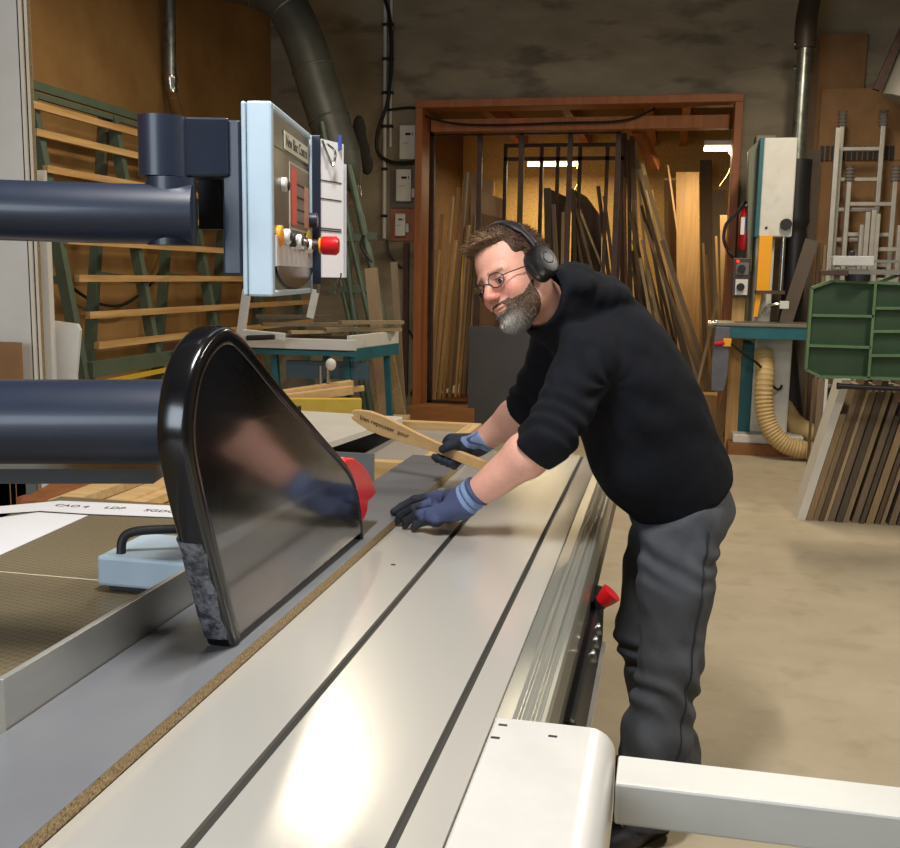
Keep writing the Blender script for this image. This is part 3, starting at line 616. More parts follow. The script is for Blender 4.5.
# silver duct right of the band saw
t = thing('silver_duct', (1.08,9.9,2.0), 'shiny spiral duct rising right of the band saw to a dark elbow', 'duct')
sp = [AY(797,168,9.9), AY(805,45,9.9)]; nn=44
pts = [sp[0]+(sp[1]-sp[0])*(i/nn) for i in range(nn+1)]
MB().tube(pts,[.062+.004*(i%2) for i in range(nn+1)],18).build('pipe', GALV, t, smooth=True)
MB().tube(smooth_path([AY(805,48,9.9),AY(806,25,9.9),AY(809,5,9.95),AY(814,-20,10.0)]),.095,18).build('elbow', mat('dark duct','#4f443b',rough=.5,metal=.3), t, smooth=True)
for y_ in (44,68,160): 
    c = AY(795 if y_<100 else 804, y_, 9.85); MB().ell(c,.018,.018,.02,8,6).build('clip', STEEL, t, smooth=True)
    MB().cyl(c, (1.09,9.9,c.z), .006, n=6).build('clip', STEEL, t)
dh = smooth_path([AY(798,160,9.95),AY(795,200,9.95),AY(795,240,9.95),AY(792,300,9.95),AY(786,345,9.95),AY(792,420,9.95)],8)
single('black_hose', MB().tube(dh,[.13 if i<14 else .10 for i in range(len(dh))],16), mat('black hose rubber','#1d1c1e',rough=.45), 'wide black hose hanging behind the band saw head', 'hose', smooth=True)
aa = AY(806,150,10.3); single('dark_board', MB().box((aa.x-.02,10.3,0),(aa.x+.14,10.34,aa.z)), BOARD_M[5], 'dim dark board standing right of the black hose', 'board')
q = AY(781,330,9.75); q2 = AY(811,245,9.85)
single('grey_strut', MB().beam(AY(778,345,9.70), AY(812,240,9.72), .12, .03, (0,1,0)), mat('grey brown strut','#5b5046',rough=.7), 'grey brown board leaning across the black hoses', 'board')
# brown hardboard behind the ladders
def backsheet(x0,y0,x1,Y,m,label,zb=0): 
    a = AY(x0,y0,Y); b = AY(x1,y0,Y); return single('hardboard_sheet', MB().box((a.x,Y,zb),(b.x,Y+.02,a.z)), m, label, 'board')
backsheet(820,35,868,10.70,BROWNB,'tall brown hardboard sheet against the wall above the ladders')
backsheet(822,89,915,10.60,BROWNB,'wide brown hardboard sheet behind the ladders')
backsheet(811,50,820,10.55,BOARD_M[3],'narrow dark board between the silver duct and the hardboard')
# slotted dark strips
sA = AY(820,144,10.6); sB = AY(900,160,10.6); slotted = thing('slotted_strip', (sA.x,10.6,sB.z), 'brown strip with a row of dark slots on the hardboard behind the ladders', 'strip')
MB().box((sA.x,10.585,sB.z),(sB.x,10.6,sA.z)).build('strip', BROWNB, slotted)
for i in range(14):
    x = 822+5.4*i; 
    if 838 < x < 843: continue
    a = AY(x,145,10.5); b = AY(x+2.6,159,10.5)
    MB().box((a.x,10.56,b.z),(b.x,10.595,a.z)).build('slot', BLACK, slotted)
for i in range(8):
    a = AY(818+6*i,243,10.3); w_=.05
    single('upright_slat', MB().box((a.x,10.3,0),(a.x+w_*(.6+.4*(i%2)),10.33,a.z-.02*(i%3))), BOARD_M[[3,0,5,1,0,3,2,1][i]], 'brown upright slat in the row under the ladders, %s from the left' % ['first','second','third','fourth','fifth','sixth','seventh','eighth'][i], 'board')
def ladder(xl,xr,yt,yb,Y,label,tops=True,rungs=6,gap=.28):
    a = AY(xl,yt,Y); b = AY(xr,yt,Y); 
    t = thing('ladder', ((a.x+b.x)/2,Y,0), label, 'ladder', None)
    for x in (a.x,b.x):
        MB().box((x-.022,Y-.03,0),(x+.022,Y+.03,a.z)).build('rail', LADAL, t, bevel=.006)
        if tops:
            pts=[(x,Y,a.z-.02+.016*k) for k in range(10)]
            MB().tube(pts,[.032+.012*(k%2) for k in range(10)],14).build('end_cap', mat('grey ladder cap','#75716a',rough=.6), t, smooth=True)
    z = a.z-.22
    for k in range(rungs):
        if z<.1: break
        MB().box((a.x,Y-.02,z-.02),(b.x,Y+.02,z+.02)).build('rung', LADAL, t, bevel=.008); z-=gap
    return t
ladder(842,883,125,250,10.25,'tall aluminium ladder at the back with ribbed end caps',rungs=10)
ladder(849,895,180,250,10.12,'lower aluminium ladder in front of the tall one',rungs=8)
ladder(862,900,225,250,10.0,'shortest aluminium ladder frame in front of the others',tops=False,rungs=6)
for i,x in enumerate((838,868,874,878)):
    a = AY(x,[128,212,210,214][i],9.9); single('ladder_rail', MB().box((a.x-.02,9.88,0),(a.x+.02,9.93,a.z)), LADAL, 'loose aluminium rail standing beside the ladders, %s' % ['tallest at the left','left of the middle three','middle of the three','right of the middle three'][i], 'rail')
cone = MB().tube([AY(890,100,9.4),AY(905,50,9.4)],[.03,.25],24)
single('light_duct', MB().tube([AY(899,100,9.9),AY(920,52,9.9),AY(945,10,9.9)],[.16,.18,.18],24), mat('pale duct skin','#9b978c',rough=.5), 'pale grey duct slanting in at the top right corner', 'duct', smooth=True)
single('dark_strut', MB().beam(AY(876,90,9.8),AY(905,25,9.8),.06,.06), PURP, 'dark strut slanting at the top right corner beside the pale duct', 'strut')

# ---- green ribbed machine table and its stand
GY = 6.5
t = thing('surface_planer', (1.9,6.7,0), 'green planing machine with a tilted ribbed table at the right edge', 'planer')
def G(x,y): return AY(x,y,GY)
outer = [G(811,288),(G(826,281)),G(836,282),G(874,284),G(960,287),G(960,379),G(868,377),G(820,376),G(805,369)]
MB().prism(outer,(0,.03,0)).build('table_plate', GREENM, t, bevel=.003)
rib = MB()
def rb(a,b,w=.016,dp=.055):
    p,q = G(*a),G(*b); s_,u_,d_ = frame(q-p,(0,1,0)); rib.obox((p+q)/2+Vector((0,-dp/2,0)), (q-p)/2, Vector((0,dp/2,0)), s_*w/2)
for a_,b_ in (((811,288),(805,369)),((811,288),(833,280)),((833,281),(930,285)),((805,369),(820,376)),((820,376),(930,379)),((874,284),(867,377)),
              ((811,315),(872,316)),((808,345),(869,347)),((873,308),(930,308)),((872,331),(930,331)),((870,355),(930,355))): rb(a_,b_)
rib.build('ribs', mat('light green enamel','#587852','#64845b',5,rough=.5), t)
rib2 = MB().beam(G(875,284), G(915,268), .05,.02); rib2.build('upper_plate', GREENM, t)
f0 = AY(832,256,6.45); f1 = AY(872,266,6.45)
MB().box((f0.x,6.40,f1.z),(f1.x,6.48,f0.z)).build('fence', WHITEM, t, bevel=.004)
MB().box((f1.x,6.42,f1.z+.02),(2.1,6.46,f0.z-.02)).build('fence_rail', ALUD, t)
MB().box((AY(848,0,6.45).x,6.44,f1.z-.05),(2.1,6.47,f1.z-.02)).build('slide_bar', ALUD, t)
m0 = AY(820,272,6.4); MB().box((m0.x,6.38,m0.z-.02),(AY(868,0,6.4).x,6.44,m0.z+.012)).build('guide_plate', PURP, t, bevel=.004)
MB().cyl((m0.x+.22,6.42,m0.z-.05),(m0.x+.22,6.42,m0.z-.01),.07,n=18).build('pivot', BLACK, t, smooth=True)
MB().ell((AY(852,254,6.44).x,6.44,f0.z+.012),.018,.018,.02,10,8).build('knob', BLACK, t, smooth=True)
MB().box((1.85,6.35,0),(2.5,6.82,1.0)).build('body', GREENM, t, bevel=.02)
MB().box((1.8,6.36,1.0),(2.6,6.84,1.04)).build('fixed_table', CAST, t, bevel=.004)
MB().box((1.82,6.42,1.04),(2.0,6.6,1.62)).build('hinge_bracket', GREENM, t, bevel=.01)
l0 = AY(837,386,6.35); MB().tube([l0,l0+Vector((.03,0,0)),AY(905,389,6.35),AY(960,389,6.35)],[.022,.016,.014,.014],12).build('lever', BLACK, t, smooth=True)
for k in range(5): MB().cyl(AY(870+6*k,386,6.36),AY(870+6*k,392,6.36),.012,n=8).build('screw', STEEL, t)
# boards leaning at the right
bd = [ (797,805,840,0,MELW,'white laminate face'),(806,812,850,400,None,''),(813,820,857,0,None,''),(819,823,862,0,None,''),(824,827,866,0,None,''),(828,834,870,0,None,''),(836,842,878,0,None,''),(843,848,884,0,None,''),
       (852,858,890,0,None,''),(860,864,893,430,None,''),(866,873,901,0,None,''),(875,879,906,0,None,''),(881,884,912,0,None,''),(889,895,918,0,None,''),(897,902,925,0,None,'') ]
for i,(x0,x1,xt,yt,m_,_) in enumerate(bd):
    Y = 6.86+.012*(i%3); a = AZ(x0,518,0); a = AY(x0,518,Y); a.z = 0; b = AY(x1,518,Y); b.z = 0
    up = Vector((.232,0,1)) + Vector((.008*math.sin(i*2.3)*0,0,0)); up = up*((.95 - .02*(i%3)) if not yt else .72)
    nb_ = bd[i+1][0] if i+1 < len(bd) else x1+2; b = AY(min(x1+.4, nb_-.5),518,Y); b.z = 0
    mb = MB().prism([a, b, b+up, a+up], (0,.28,0))
    L_ = 'white panel leaning first on the left of the stack under the green planer' if i==0 else 'brown sheet leaning on edge under the green planer, %s after the white one' % ['','first','second','third','fourth','fifth','sixth','seventh','eighth','ninth','tenth','eleventh','twelfth','thirteenth','fourteenth'][i]
    single('leaning_board', mb, MELW if i==0 else BOARD_M[[0,4,3,2,1,5,4,1,5,0,3,4,1,5][i-1]], L_, 'board')
for i,(x0,yt,w_) in enumerate([(808,375,.02),(813,378,.05),(820,376,.025),(828,380,.04),(835,378,.03)]):
    a = AY(x0,yt,9.3); single('thin_strip', MB().box((a.x,9.0,0),(a.x+w_,9.03,a.z)), [BOARD_M[3],BOARD_M[1],WHITEM,BOARD_M[0],BOARD_M[3]][i], ['dark','brown','white','tan','rightmost dark'][i]+' thin upright strip standing between the band saw and the leaning sheets', 'strip')
# ================================================================== THE SAW
def AD(x, y, d): return CAMP + ray(x, y) * (d / FPX)      # a point at camera depth d
def sweep(path, hx, hn, xdir=Vector((1,0,0)), n=20, e=3.0, taper=0):
    """superelliptic bar swept along a path that stays square to xdir"""
    mb = MB(); path = [Vector(p) for p in path]; m = len(path); vs = []; fs = []
    hn_ = hn
    for i, p in enumerate(path):
        d = (path[min(i+1,m-1)]-path[max(i-1,0)]).normalized(); u = xdir.cross(d).normalized()
        hn = hn_*(1 - taper*max(0, (i/(m-1)-.55)/.45))
        for k in range(n):
            t = 2*PI*k/n; c, s = math.cos(t), math.sin(t)
            vs.append(p + xdir*hx*math.copysign(abs(c)**(2/e),c) + u*hn*math.copysign(abs(s)**(2/e),s))
    for i in range(m-1):
        for k in range(n): fs.append((i*n+k, i*n+(k+1)%n, (i+1)*n+(k+1)%n, (i+1)*n+k))
    fs.append(tuple(range(n))[::-1]); fs.append(tuple((m-1)*n+k for k in range(n)))
    return mb.add(vs, fs)
def mesh_table(name):
    m = bpy.data.materials.new(name); m.use_nodes = True; nt = m.node_tree; N = nt.nodes; L = nt.links; b = N['Principled BSDF']
    tc = N.new('ShaderNodeTexCoord'); mp = N.new('ShaderNodeMapping'); mp.inputs['Scale'].default_value = (62,62,62); mp.inputs['Rotation'].default_value = (0,0,.25)
    L.new(tc.outputs['Object'], mp.inputs['Vector'])
    sx = N.new('ShaderNodeSeparateXYZ'); L.new(mp.outputs['Vector'], sx.inputs[0]); outs = []
    for ax in (0,1):
        s = N.new('ShaderNodeMath'); s.operation = 'MULTIPLY'; s.inputs[1].default_value = PI; L.new(sx.outputs[ax], s.inputs[0])
        q = N.new('ShaderNodeMath'); q.operation = 'SINE'; L.new(s.outputs[0], q.inputs[0])
        a = N.new('ShaderNodeMath'); a.operation = 'ABSOLUTE'; L.new(q.outputs[0], a.inputs[0]); outs.append(a)
    mn = N.new('ShaderNodeMath'); mn.operation = 'MINIMUM'; L.new(outs[0].outputs[0], mn.inputs[0]); L.new(outs[1].outputs[0], mn.inputs[1])
    mr = N.new('ShaderNodeMapRange'); mr.inputs['From Max'].default_value = .35; L.new(mn.outputs[0], mr.inputs['Value'])
    mx = N.new('ShaderNodeMix'); mx.data_type = 'RGBA'; mx.inputs[6].default_value = srgb('#8a7f66'); mx.inputs[7].default_value = srgb('#6b6048')
    L.new(mr.outputs['Result'], mx.inputs[0]); L.new(mx.outputs[2], b.inputs['Base Color'])
    bp = N.new('ShaderNodeBump'); bp.inputs['Strength'].default_value = .25; bp.inputs['Distance'].default_value = .002
    L.new(mn.outputs[0], bp.inputs['Height']); L.new(bp.outputs['Normal'], b.inputs['Normal']); b.inputs['Roughness'].default_value = .42
    return m
FILM = mesh_table('film faced mesh board')
saw = thing('panel_saw', (-1.2,2.0,0), 'heavy panel saw body with a flat table left of the aluminium slide', 'panel saw')
MB().box((-.90,.35,.86),(-.70,3.30,.90)).build('cast_table', CAST, saw, bevel=.002)
MB().box((-1.62,-.3,.87),(-.905,1.905,.90)).build('table_extension', FILM, saw, label='brownish table surface with a fine mesh pattern')
MB().box((-1.75,1.912,.87),(-.905,2.62,.90)).build('table_extension', FILM, saw, label='far brownish table surface with a fine mesh pattern')
MB().box((-1.75,1.905,.87),(-.905,1.912,.8995)).build('joint_strip', mat('pale joint','#c8c0a8',rough=.6), saw, label='pale joint line between the table surfaces')
MB().box((-1.45,.5,.0),(-.74,2.9,.86)).build('cabinet', LBLUE, saw, bevel=.01)
MB().box((-.74,.9,.30),(-.30,3.0,.72)).build('slide_support', mat('grey green machine paint','#8d9384',rough=.5), saw, bevel=.01)
MB().box((-.62,1.0,.0),(-.30,2.6,.30)).build('foot', mat('grey green machine paint','#8d9384'), saw, bevel=.01)

# ---- sliding table of aluminium
sl = thing('sliding_table', (-.42,2.2,.72), 'long aluminium sliding table with two slots on which he leans', 'sliding table')
ya, yb_ = -.45, 3.80
pf = [(-.689,.74),(-.689,.90),(-.531,.90),(-.531,.885),(-.515,.885),(-.515,.90),(-.298,.90),(-.298,.884),(-.285,.884),(-.285,.90),(-.232,.90),(-.232,.74)]
MB().prism([(x,ya,z) for x,z in pf],(0,yb_-ya,0)).build('deck', ALU, sl)
MB().box((-.5305,ya,.8852),(-.5155,yb_,.892)).build('slot_shade', SLOT, sl); MB().box((-.2975,ya,.8842),(-.2855,yb_,.893)).build('slot_shade', SLOT, sl)  # dark strips stand for the shade inside the two slots
pf = [(-.2318,.76),(-.2318,.893),(-.207,.886),(-.204,.898),(-.196,.898),(-.194,.890),(-.186,.890),(-.184,.896),(-.176,.896),(-.174,.884),(-.166,.884),(-.163,.889),(-.156,.886),(-.153,.876),(-.153,.80),(-.160,.76)]
MB().prism([(x,1.0,z) for x,z in pf],(0,2.80,0)).build('guide_rail', ALUD, sl, bevel=.0008)
MB().box((-.1605,1.0,.735),(-.1525,3.8,.80)).build('rail_skirt', mat('dark seal','#3a3c3e',rough=.4), sl)
MB().cyl((-.60,2.19,.8995),(-.60,2.19,.9012),.006,n=12).build('screw', STEEL, sl)
ec = MB()
prof = [(-.228,.775),(-.228,.906)] + [(-.085+.04*math.sin(t), .866+.04*math.cos(t)) for t in np.linspace(0, PI/2, 8)] + [(-.045,.775)]
ec.prism([(x,.60,z) for x,z in prof],(0,.832,0))
ec.build('end_cover', mat('cast end cover','#dad9d5','#e2e1dd',9,rough=.33,metal=.35), sl, smooth=True, bevel=.004, label='rounded pale metal end cover')
for x,y in ((-.214,1.404),(-.218,1.36),(-.137,1.385)):
    MB().box((x-.005,y-.003,.9058),(x+.008,y+.003,.9066)).build('hole', INK, sl)
bm = MB(); bm.obox((.75,1.356,.852),(.79,.0,0),(0,.043,0),(0,0,.031)); bm.build('outrigger_beam', mat('beam enamel','#bcbcb6','#c4c4be',5,rough=.42), sl, bevel=.004)

# ---- the workpiece: long grey laminated chipboard
wp = thing('grey_board', (-.79,1.9,.9005), 'long grey laminated chipboard strip being sawn, lying against the fence', 'board')
MB().box((-.888,-.2,.9005),(-.6905,3.335,.9215)).build('core', CHIPE, wp, label='raw chipboard core with speckled cut edge')
MB().box((-.888,-.2,.9216),(-.6905,3.335,.9226)).build('laminate', MELG, wp, label='smooth grey laminate face')
MB().box((-.888,3.345,.9005),(-.6905,3.50,.9216)).build('offcut_end', MELG, wp)

# ---- rip fence
rf = thing('rip_fence', (-.97,1.6,.9), 'aluminium rip fence standing on the table beside the grey board', 'fence')
MB().prism([(x,1.18,z) for x,z in [(-.8905,.905),(-.8905,.998),(-.902,.998),(-.902,.925),(-.925,.925),(-.925,.905)]],(0,1.25,0)).build('fence_profile', ALUF, rf, bevel=.001)
MB().box((-1.145,1.83,.915),(-.93,2.03,.98)).build('clamp_block', LBLUE, rf, bevel=.007, label='pale blue clamp block')
MB().box((-1.10,2.16,.915),(-.93,2.28,.955)).build('clamp_block', LBLUE, rf, bevel=.007, label='pale blue rear block')
MB().box((-1.13,1.85,.9015),(-.95,2.3,.915)).build('shoe', BLACK, rf)
h0 = Vector((-1.105,1.87,.98))
MB().tube(smooth_path([(-1.105,1.86,.978),(-1.105,1.865,1.005),(-1.095,1.875,1.02),(-1.06,1.89,1.026),(-.98,1.925,1.026),(-.93,1.945,1.024)],5),.010,10).build('handle', BLACK, rf, smooth=True)

# ---- papers on the table
p = [AZ(-40,524,.9), AZ(38,513,.9), AZ(88,516,.9), AZ(-5,558,.9), AZ(-60,580,.9)]
single('paper_sheet', MB().prism([(q.x,q.y,.9008) for q in p],(0,0,.0015)), PAPER, 'large white paper sheet lying on the saw table at the left edge', 'paper')
rule = thing('paper_strip', AZ(100,507,.9)+Vector((0,0,.003)), 'long white paper strip with small printed marks along the far edge of the saw table', 'paper')
p = [AZ(-20,516,.9), AZ(-5,508,.9), AZ(60,502,.9), AZ(175,507,.9), AZ(175,518.5,.9), AZ(88,515,.9), AZ(40,512,.9)]
MB().prism([(q.x,q.y,.9028) for q in p],(0,0,.0012)).build('sheet', PAPER, rule)
for (x,y,s_) in ((72,507.5,'CAO 4'),(115,509.5,'LDP'),(160,512.5,'SGDC')):
    text('print', s_, rule, INK, AZ(x,y,.9)+Vector((0,0,.0044)), (1,.04,0), (0,1,0), .035)

# ---- blade guard with its duct arm
bg = thing('blade_guard', (-.74,1.85,.93), 'black framed saw blade guard with a dark see-through side, hung on a thick arm', 'blade guard')
prof = smooth_path([(0,1.553,.925),(0,1.478,1.09),(0,1.415,1.235),(0,1.395,1.325),(0,1.42,1.41),(0,1.475,1.462),(0,1.55,1.482),(0,1.625,1.455),(0,1.80,1.352),(0,2.0,1.243),(0,2.19,1.138),(0,2.265,1.072),(0,2.305,1.0),(0,2.325,.93)],7)
XC = -.7375
nin = []
for i,p_ in enumerate(prof):
    d_ = (prof[min(i+1,len(prof)-1)]-prof[max(i-1,0)]).normalized(); u_ = Vector((1,0,0)).cross(d_); nin.append(p_ + u_*(-.0))
cen = Vector((0,1.8,1.15))
rim = []
for i,p_ in enumerate(prof):
    d_ = (prof[min(i+1,len(prof)-1)]-prof[max(i-1,0)]).normalized(); u_ = Vector((1,0,0)).cross(d_).normalized()
    if (cen-p_).dot(u_) < 0: u_ = -u_
    rim.append(p_ + u_*.017 + Vector((XC,0,0)))
sweep(rim,.028,.018,e=3.6,n=28,taper=.6).build('frame', BLACKG, bg, smooth=True, label='glossy black rounded frame')
GLS = bpy.data.materials.new('smoky plexiglass'); GLS.use_nodes = True; b_ = GLS.node_tree.nodes['Principled BSDF']
b_.inputs['Base Color'].default_value = (.36,.35,.34,1); b_.inputs['Transmission Weight'].default_value = 1; b_.inputs['Roughness'].default_value = .11; b_.inputs['IOR'].default_value = 1.65
b_.inputs['Coat Weight'].default_value = .6; b_.inputs['Coat Roughness'].default_value = .12; b_.inputs['Coat IOR'].default_value = 1.6
inner = [p_ + (cen-p_).normalized()*.02 for p_ in prof[::2]]
MB().prism([(-.716,p_.y,max(p_.z,.927)) for p_ in inner],(.004,0,0)).build('side_window', GLS, bg, label='dark see-through side window')
up_ = [p_ for p_ in inner if p_.z > 1.08]
ub = [(-.764,p_.y,p_.z) for p_ in up_]
MB().prism(ub,(.003,0,0)).build('back_plate', mat('black hood inside','#08080a',rough=.5), bg)
lo_ = [(-.764,1.50,1.08),(-.764,2.25,1.08),(-.764,2.30,.95),(-.764,1.56,.95)]
MB().prism(lo_,(.003,0,0)).build('back_window', GLS, bg)
MB().box((-.745,1.56,1.13),(-.735,1.95,1.30)).build('inner_duct', mat('black hood inside','#08080a'), bg)
tp = [p_ + Vector((-.003+.0015*math.sin(k_*2.1),.0,0)) for k_, p_ in enumerate(rim[1:10])]
tapem = mat('crumpled clear tape','#6d6f75','#3a3b41',45,rough=.2,bump=1.0,bscale=70,lo=.42,hi=.58)
sweep(tp,.0295,.0195,e=3.0,n=24).build('tape_wrap', tapem, bg, smooth=True, label='crumpled clear tape wound round the frame foot')
nose = [(343,462),(348,457.5),(356,458),(364,464),(371,474),(375,484),(378,492),(374,498),(369,502),(368,512),(364,523),(360,520),(352,480)]
def NX(x,y,X=-.715): q = AX(x,y,X); return Vector((-.765,q.y,q.z))
MB().prism([NX(x,y) for x,y in nose],(.05,0,0)).build('front_nose', REDG, bg, bevel=.010, seg=4, label='red plastic front piece')
MB().tube([(-.764,1.53,1.322),(-.80,1.515,1.322)],.078,36).build('arm_flange', NAVY, bg, smooth=True)
a0 = Vector((-.79,1.52,1.323)); dr = Vector((.977,.2118,.0159))
MB().tube([a0, a0-dr*1.6],.0705,40).build('support_arm', NAVY, bg, smooth=True, bevel=0, label='thick navy blue tube arm')
r0 = AD(158,473,1.75); MB().obox(r0-dr*.7, dr*.7, Vector((-.2118,.977,0))*.03, Vector((0,0,.013))).build('lower_bar', BLACKG, bg)
r1 = AD(158,481,1.80); 
# stand of the arms beyond the left edge of the picture
stp = a0-dr*1.6
MB().cyl((stp.x,stp.y,0),(stp.x,stp.y,2.0),.06,n=24).build('stand_post', NAVY, bg, smooth=True)

# ---- control pendant
U = AD(165,150,1.735)
pn = thing('control_panel', (-.78,1.8,1.5), 'pale blue control box with red stop button hung on a navy arm', 'control panel')
C0 = AD(271,200,1.79); C0.z = 0; ex_ = Vector((-.181,.9835,0)).normalized(); nx_ = Vector((.9835,.181,0)).normalized(); Zv = Vector((0,0,1))
zt_, zb_ = AD(273,103,1.79).z, AD(273,297,1.79).z
def Q(s_, z_, o=0): return Vector((C0.x,C0.y,0)) + ex_*s_ + nx_*o + Zv*z_
def pbox(s0,s1,z0,z1,o0,o1): 
    c = (Q(s0,z0,o0)+Q(s1,z1,o1))/2; return MB().obox(c, ex_*(s1-s0)/2, nx_*(o1-o0)/2, Zv*(z1-z0)/2)
PL = .432
pbox(.024,PL-.022,zb_+.002,zt_-.002,-.042,-.010).build('housing', LBLUE, pn)
pbox(0.0,PL,zb_,zt_,-.053,-.0445).build('rear_cover', LBLUE, pn, bevel=.005)
for args in ((0,.022,zb_,zt_),(PL-.008,PL,zb_,zt_),(.022,PL-.02,zt_-.014,zt_),(.022,PL-.02,zb_,zb_+.012)):
    pbox(*args,-.043,.002).build('bezel', LBLUE, pn, bevel=.004)
FACE = mat('taupe control foil','#3b3932','#48453c',9,rough=.28)
pbox(.022,PL-.02,zb_+.012,zt_-.014,-.0098,-.002).build('face', mat('greyish face plate','#77776c',rough=.4), pn)
pbox(.03,PL-.03,zb_+.10,zt_-.075,-.002,.000).build('foil', FACE, pn, label='dark taupe control foil')
pbox(.03,PL-.03,zt_-.072,zt_-.045,-.002,-.0005).build('foil', FACE, pn)
lab = pbox(.12,.38,zt_-.068,zt_-.034,.0005,.002); labo = lab.build('name_plate', mat('cream name plate','#c9c7b2',rough=.5), pn)
text('lettering', 'New Bloc Control', labo, INK, Q(.25,zt_-.051,.0022), ex_, Zv, .031)
pbox(.17,.385,zt_-.215,zt_-.085,.0002,.002).build('display_frame', mat('pale line','#b8ae98',rough=.5), pn)
pbox(.175,.38,zt_-.211,zt_-.089,.002,.003).build('display', mat('brown display foil','#5a4d3c',rough=.3), pn)
pbox(.185,.235,zt_-.205,zt_-.095,.003,.0036).build('red_field', mat('red field','#d8403c',rough=.4), pn)
pbox(.32,.375,zt_-.205,zt_-.12,.003,.0036).build('rose_field', mat('rose field','#b8806a',rough=.4), pn)
for k in range(4): pbox(.235,.32,zt_-.125-.025*k,zt_-.121-.025*k,.003,.0038).build('line', INK, pn)
pbox(.03,PL-.03,zt_-.228,zt_-.224,.000,.001).build('line', mat('pale line','#b8ae98'), pn)
def knob(s_, z_, r, o, m_, nm, r2=None, o0=0, **k): MB().tube([Q(s_,z_,o0),Q(s_,z_,o*.85),Q(s_,z_,o)],[r,r2 or r,(r2 or r)*.8],18).build(nm, m_, pn, smooth=True, **k)
knob(.105,zt_-.135,.013,.009,WHITEM,'rocker_knob'); knob(.115,zt_-.137,.009,.012,BLACK,'rocker_knob')
knob(.405,zt_-.185,.016,.018,NAVY,'dial')
zk = zt_-.232
knob(.06,zk,.019,.009,ORANGE,'amber_button'); 
for k,s_ in enumerate((.11,.16,.21,.26,.31)): knob(s_,zk-.003*k,.015,.014+.002*k,[WHITEM,BLACK,WHITEM,STEEL,WHITEM][k],'push_button'); knob(s_,zk-.003*k,.008,.017+.002*k,[BLACK,WHITEM,BLACK,BLACK,BLACK][k],'push_button')
knob(.38,zk-.008,.036,.004,mat('yellow disc','#b89a30',rough=.5),'yellow_ring'); knob(.38,zk-.008,.013,.028,BLACK,'button_neck'); knob(.38,zk-.008,.017,.031,YEL,'yellow_collar',o0=.026)
MB().tube([Q(.38,zk-.008,.030),Q(.38,zk-.008,.034),Q(.38,zk-.008,.062),Q(.38,zk-.008,.068)],[.017,.020,.021,.015],22).build('stop_button', RED, pn, smooth=True, label='red emergency stop button')
pbox(.03,PL-.03,zb_+.055,zb_+.112,-.001,.004).build('pocket', mat('clear pocket','#c9c5c6',rough=.3), pn, label='pale transparent document pocket')
MB().tube([Q(.25,zb_+.055,.0035),Q(.25,zb_+.055,.0055)],[.001,.001],6)
rndp = [Q(.225+.19*math.cos(t), zb_+.056+.042*math.sin(t), .002) for t in np.linspace(PI,2*PI,16)]
MB().prism(rndp, nx_*.003).build('mirror_foil', STEEL, pn, label='rounded shiny foil')
# back plate, yellow bolt and arm
pb0 = pbox(.0,.3,AD(230,275,1.85).z,AD(230,122,1.80).z,-.088,-.054); pb0.build('back_plate', NAVY, pn, bevel=.004)
pbox(.1,.16,AD(230,122,1.80).z,AD(230,122,1.80).z+.012,-.085,-.06).build('yellow_plug', YEL, pn, bevel=.004)
vtop = AD(163,118,1.72); vmid = AD(163,177,1.72); vlow = AD(166,243,1.72)
MB().cyl((vmid.x,vmid.y,vmid.z),(vmid.x,vmid.y,vtop.z),.040,n=36).build('swivel', NAVY, pn, smooth=True, bevel=0)
eb = AD(172,205,1.72); MB().cyl((vmid.x+.014,vmid.y,AD(172,245,1.72).z),(vmid.x+.014,vmid.y,vmid.z-.002),.042,n=36).build('elbow', NAVY, pn, smooth=True)
b0_ = AD(183,149,1.74); b1_ = AD(232,149,1.80)
MB().obox((b0_+b1_)/2, (b1_-b0_)/2, Vector((-.2,.97,0)).normalized()*.03, Zv*.0505).build('swivel_block', NAVY, pn, bevel=.004)
MB().obox(AD(212,205,1.86), dr*.02, Vector((-.2,.97,0)).normalized()*.02, Zv*.045).build('gap_shade', mat('dark gap fill','#10131c',rough=.5), pn)  # dark block stands in for the shaded gap between arm and back plate
ua = AD(176,214,1.72); ub_ = ua-dr*1.5
MB().tube([AD(194,215,1.72), AD(90,213,1.70), AD(0,210,1.69), AD(-700,200,1.66)],.0505,40).build('arm', NAVY, pn, smooth=True, label='navy blue tube arm')
# clipboard and papers at the far end of the box
pbox(PL+.001,PL+.006,zb_+.02,zt_+.0,-.02,.020).build('clip_rail', NAVY, pn, bevel=.002)
ppr = thing('clipboard_papers', Q(PL+.03,zb_,.02), 'white printed papers clipped to the far end of the control box', 'paper')
def pq(s0,o0,s1,o1,z0,z1,th=.0012):
    a = Q(s0,z0,o0); b = Q(s1,z0,o1); c = Q(s1,z1,o1); d_ = Q(s0,z1,o0); n_ = (b-a).cross(Zv).normalized(); return MB().prism([a,b,c,d_], n_*th)
pq(PL+.010,.012,PL+.11,.055,zb_+.035,zt_-.005).build('sheet', PAPER, ppr)
pq(PL+.016,.004,PL+.16,.055,zb_+.035,zt_-.045).build('sheet', mat('bluish paper','#d4d8e6',rough=.7), ppr)
for z_ in (zt_-.095,zt_-.135,zt_-.20,zt_-.205): pq(PL+.015,.0150,PL+.10,.0515,z_,z_+.002,.0016).build('printed_line', INK, ppr)
MB().tube(smooth_path([Q(PL+.015,zt_-.01,.022),Q(PL+.03,zt_-.035,.03),Q(PL+.045,zt_-.06,.04),Q(PL+.05,zt_-.03,.045),Q(PL+.03,zt_-.015,.03)],5),.003,6).build('clip', STEEL, ppr, smooth=True)
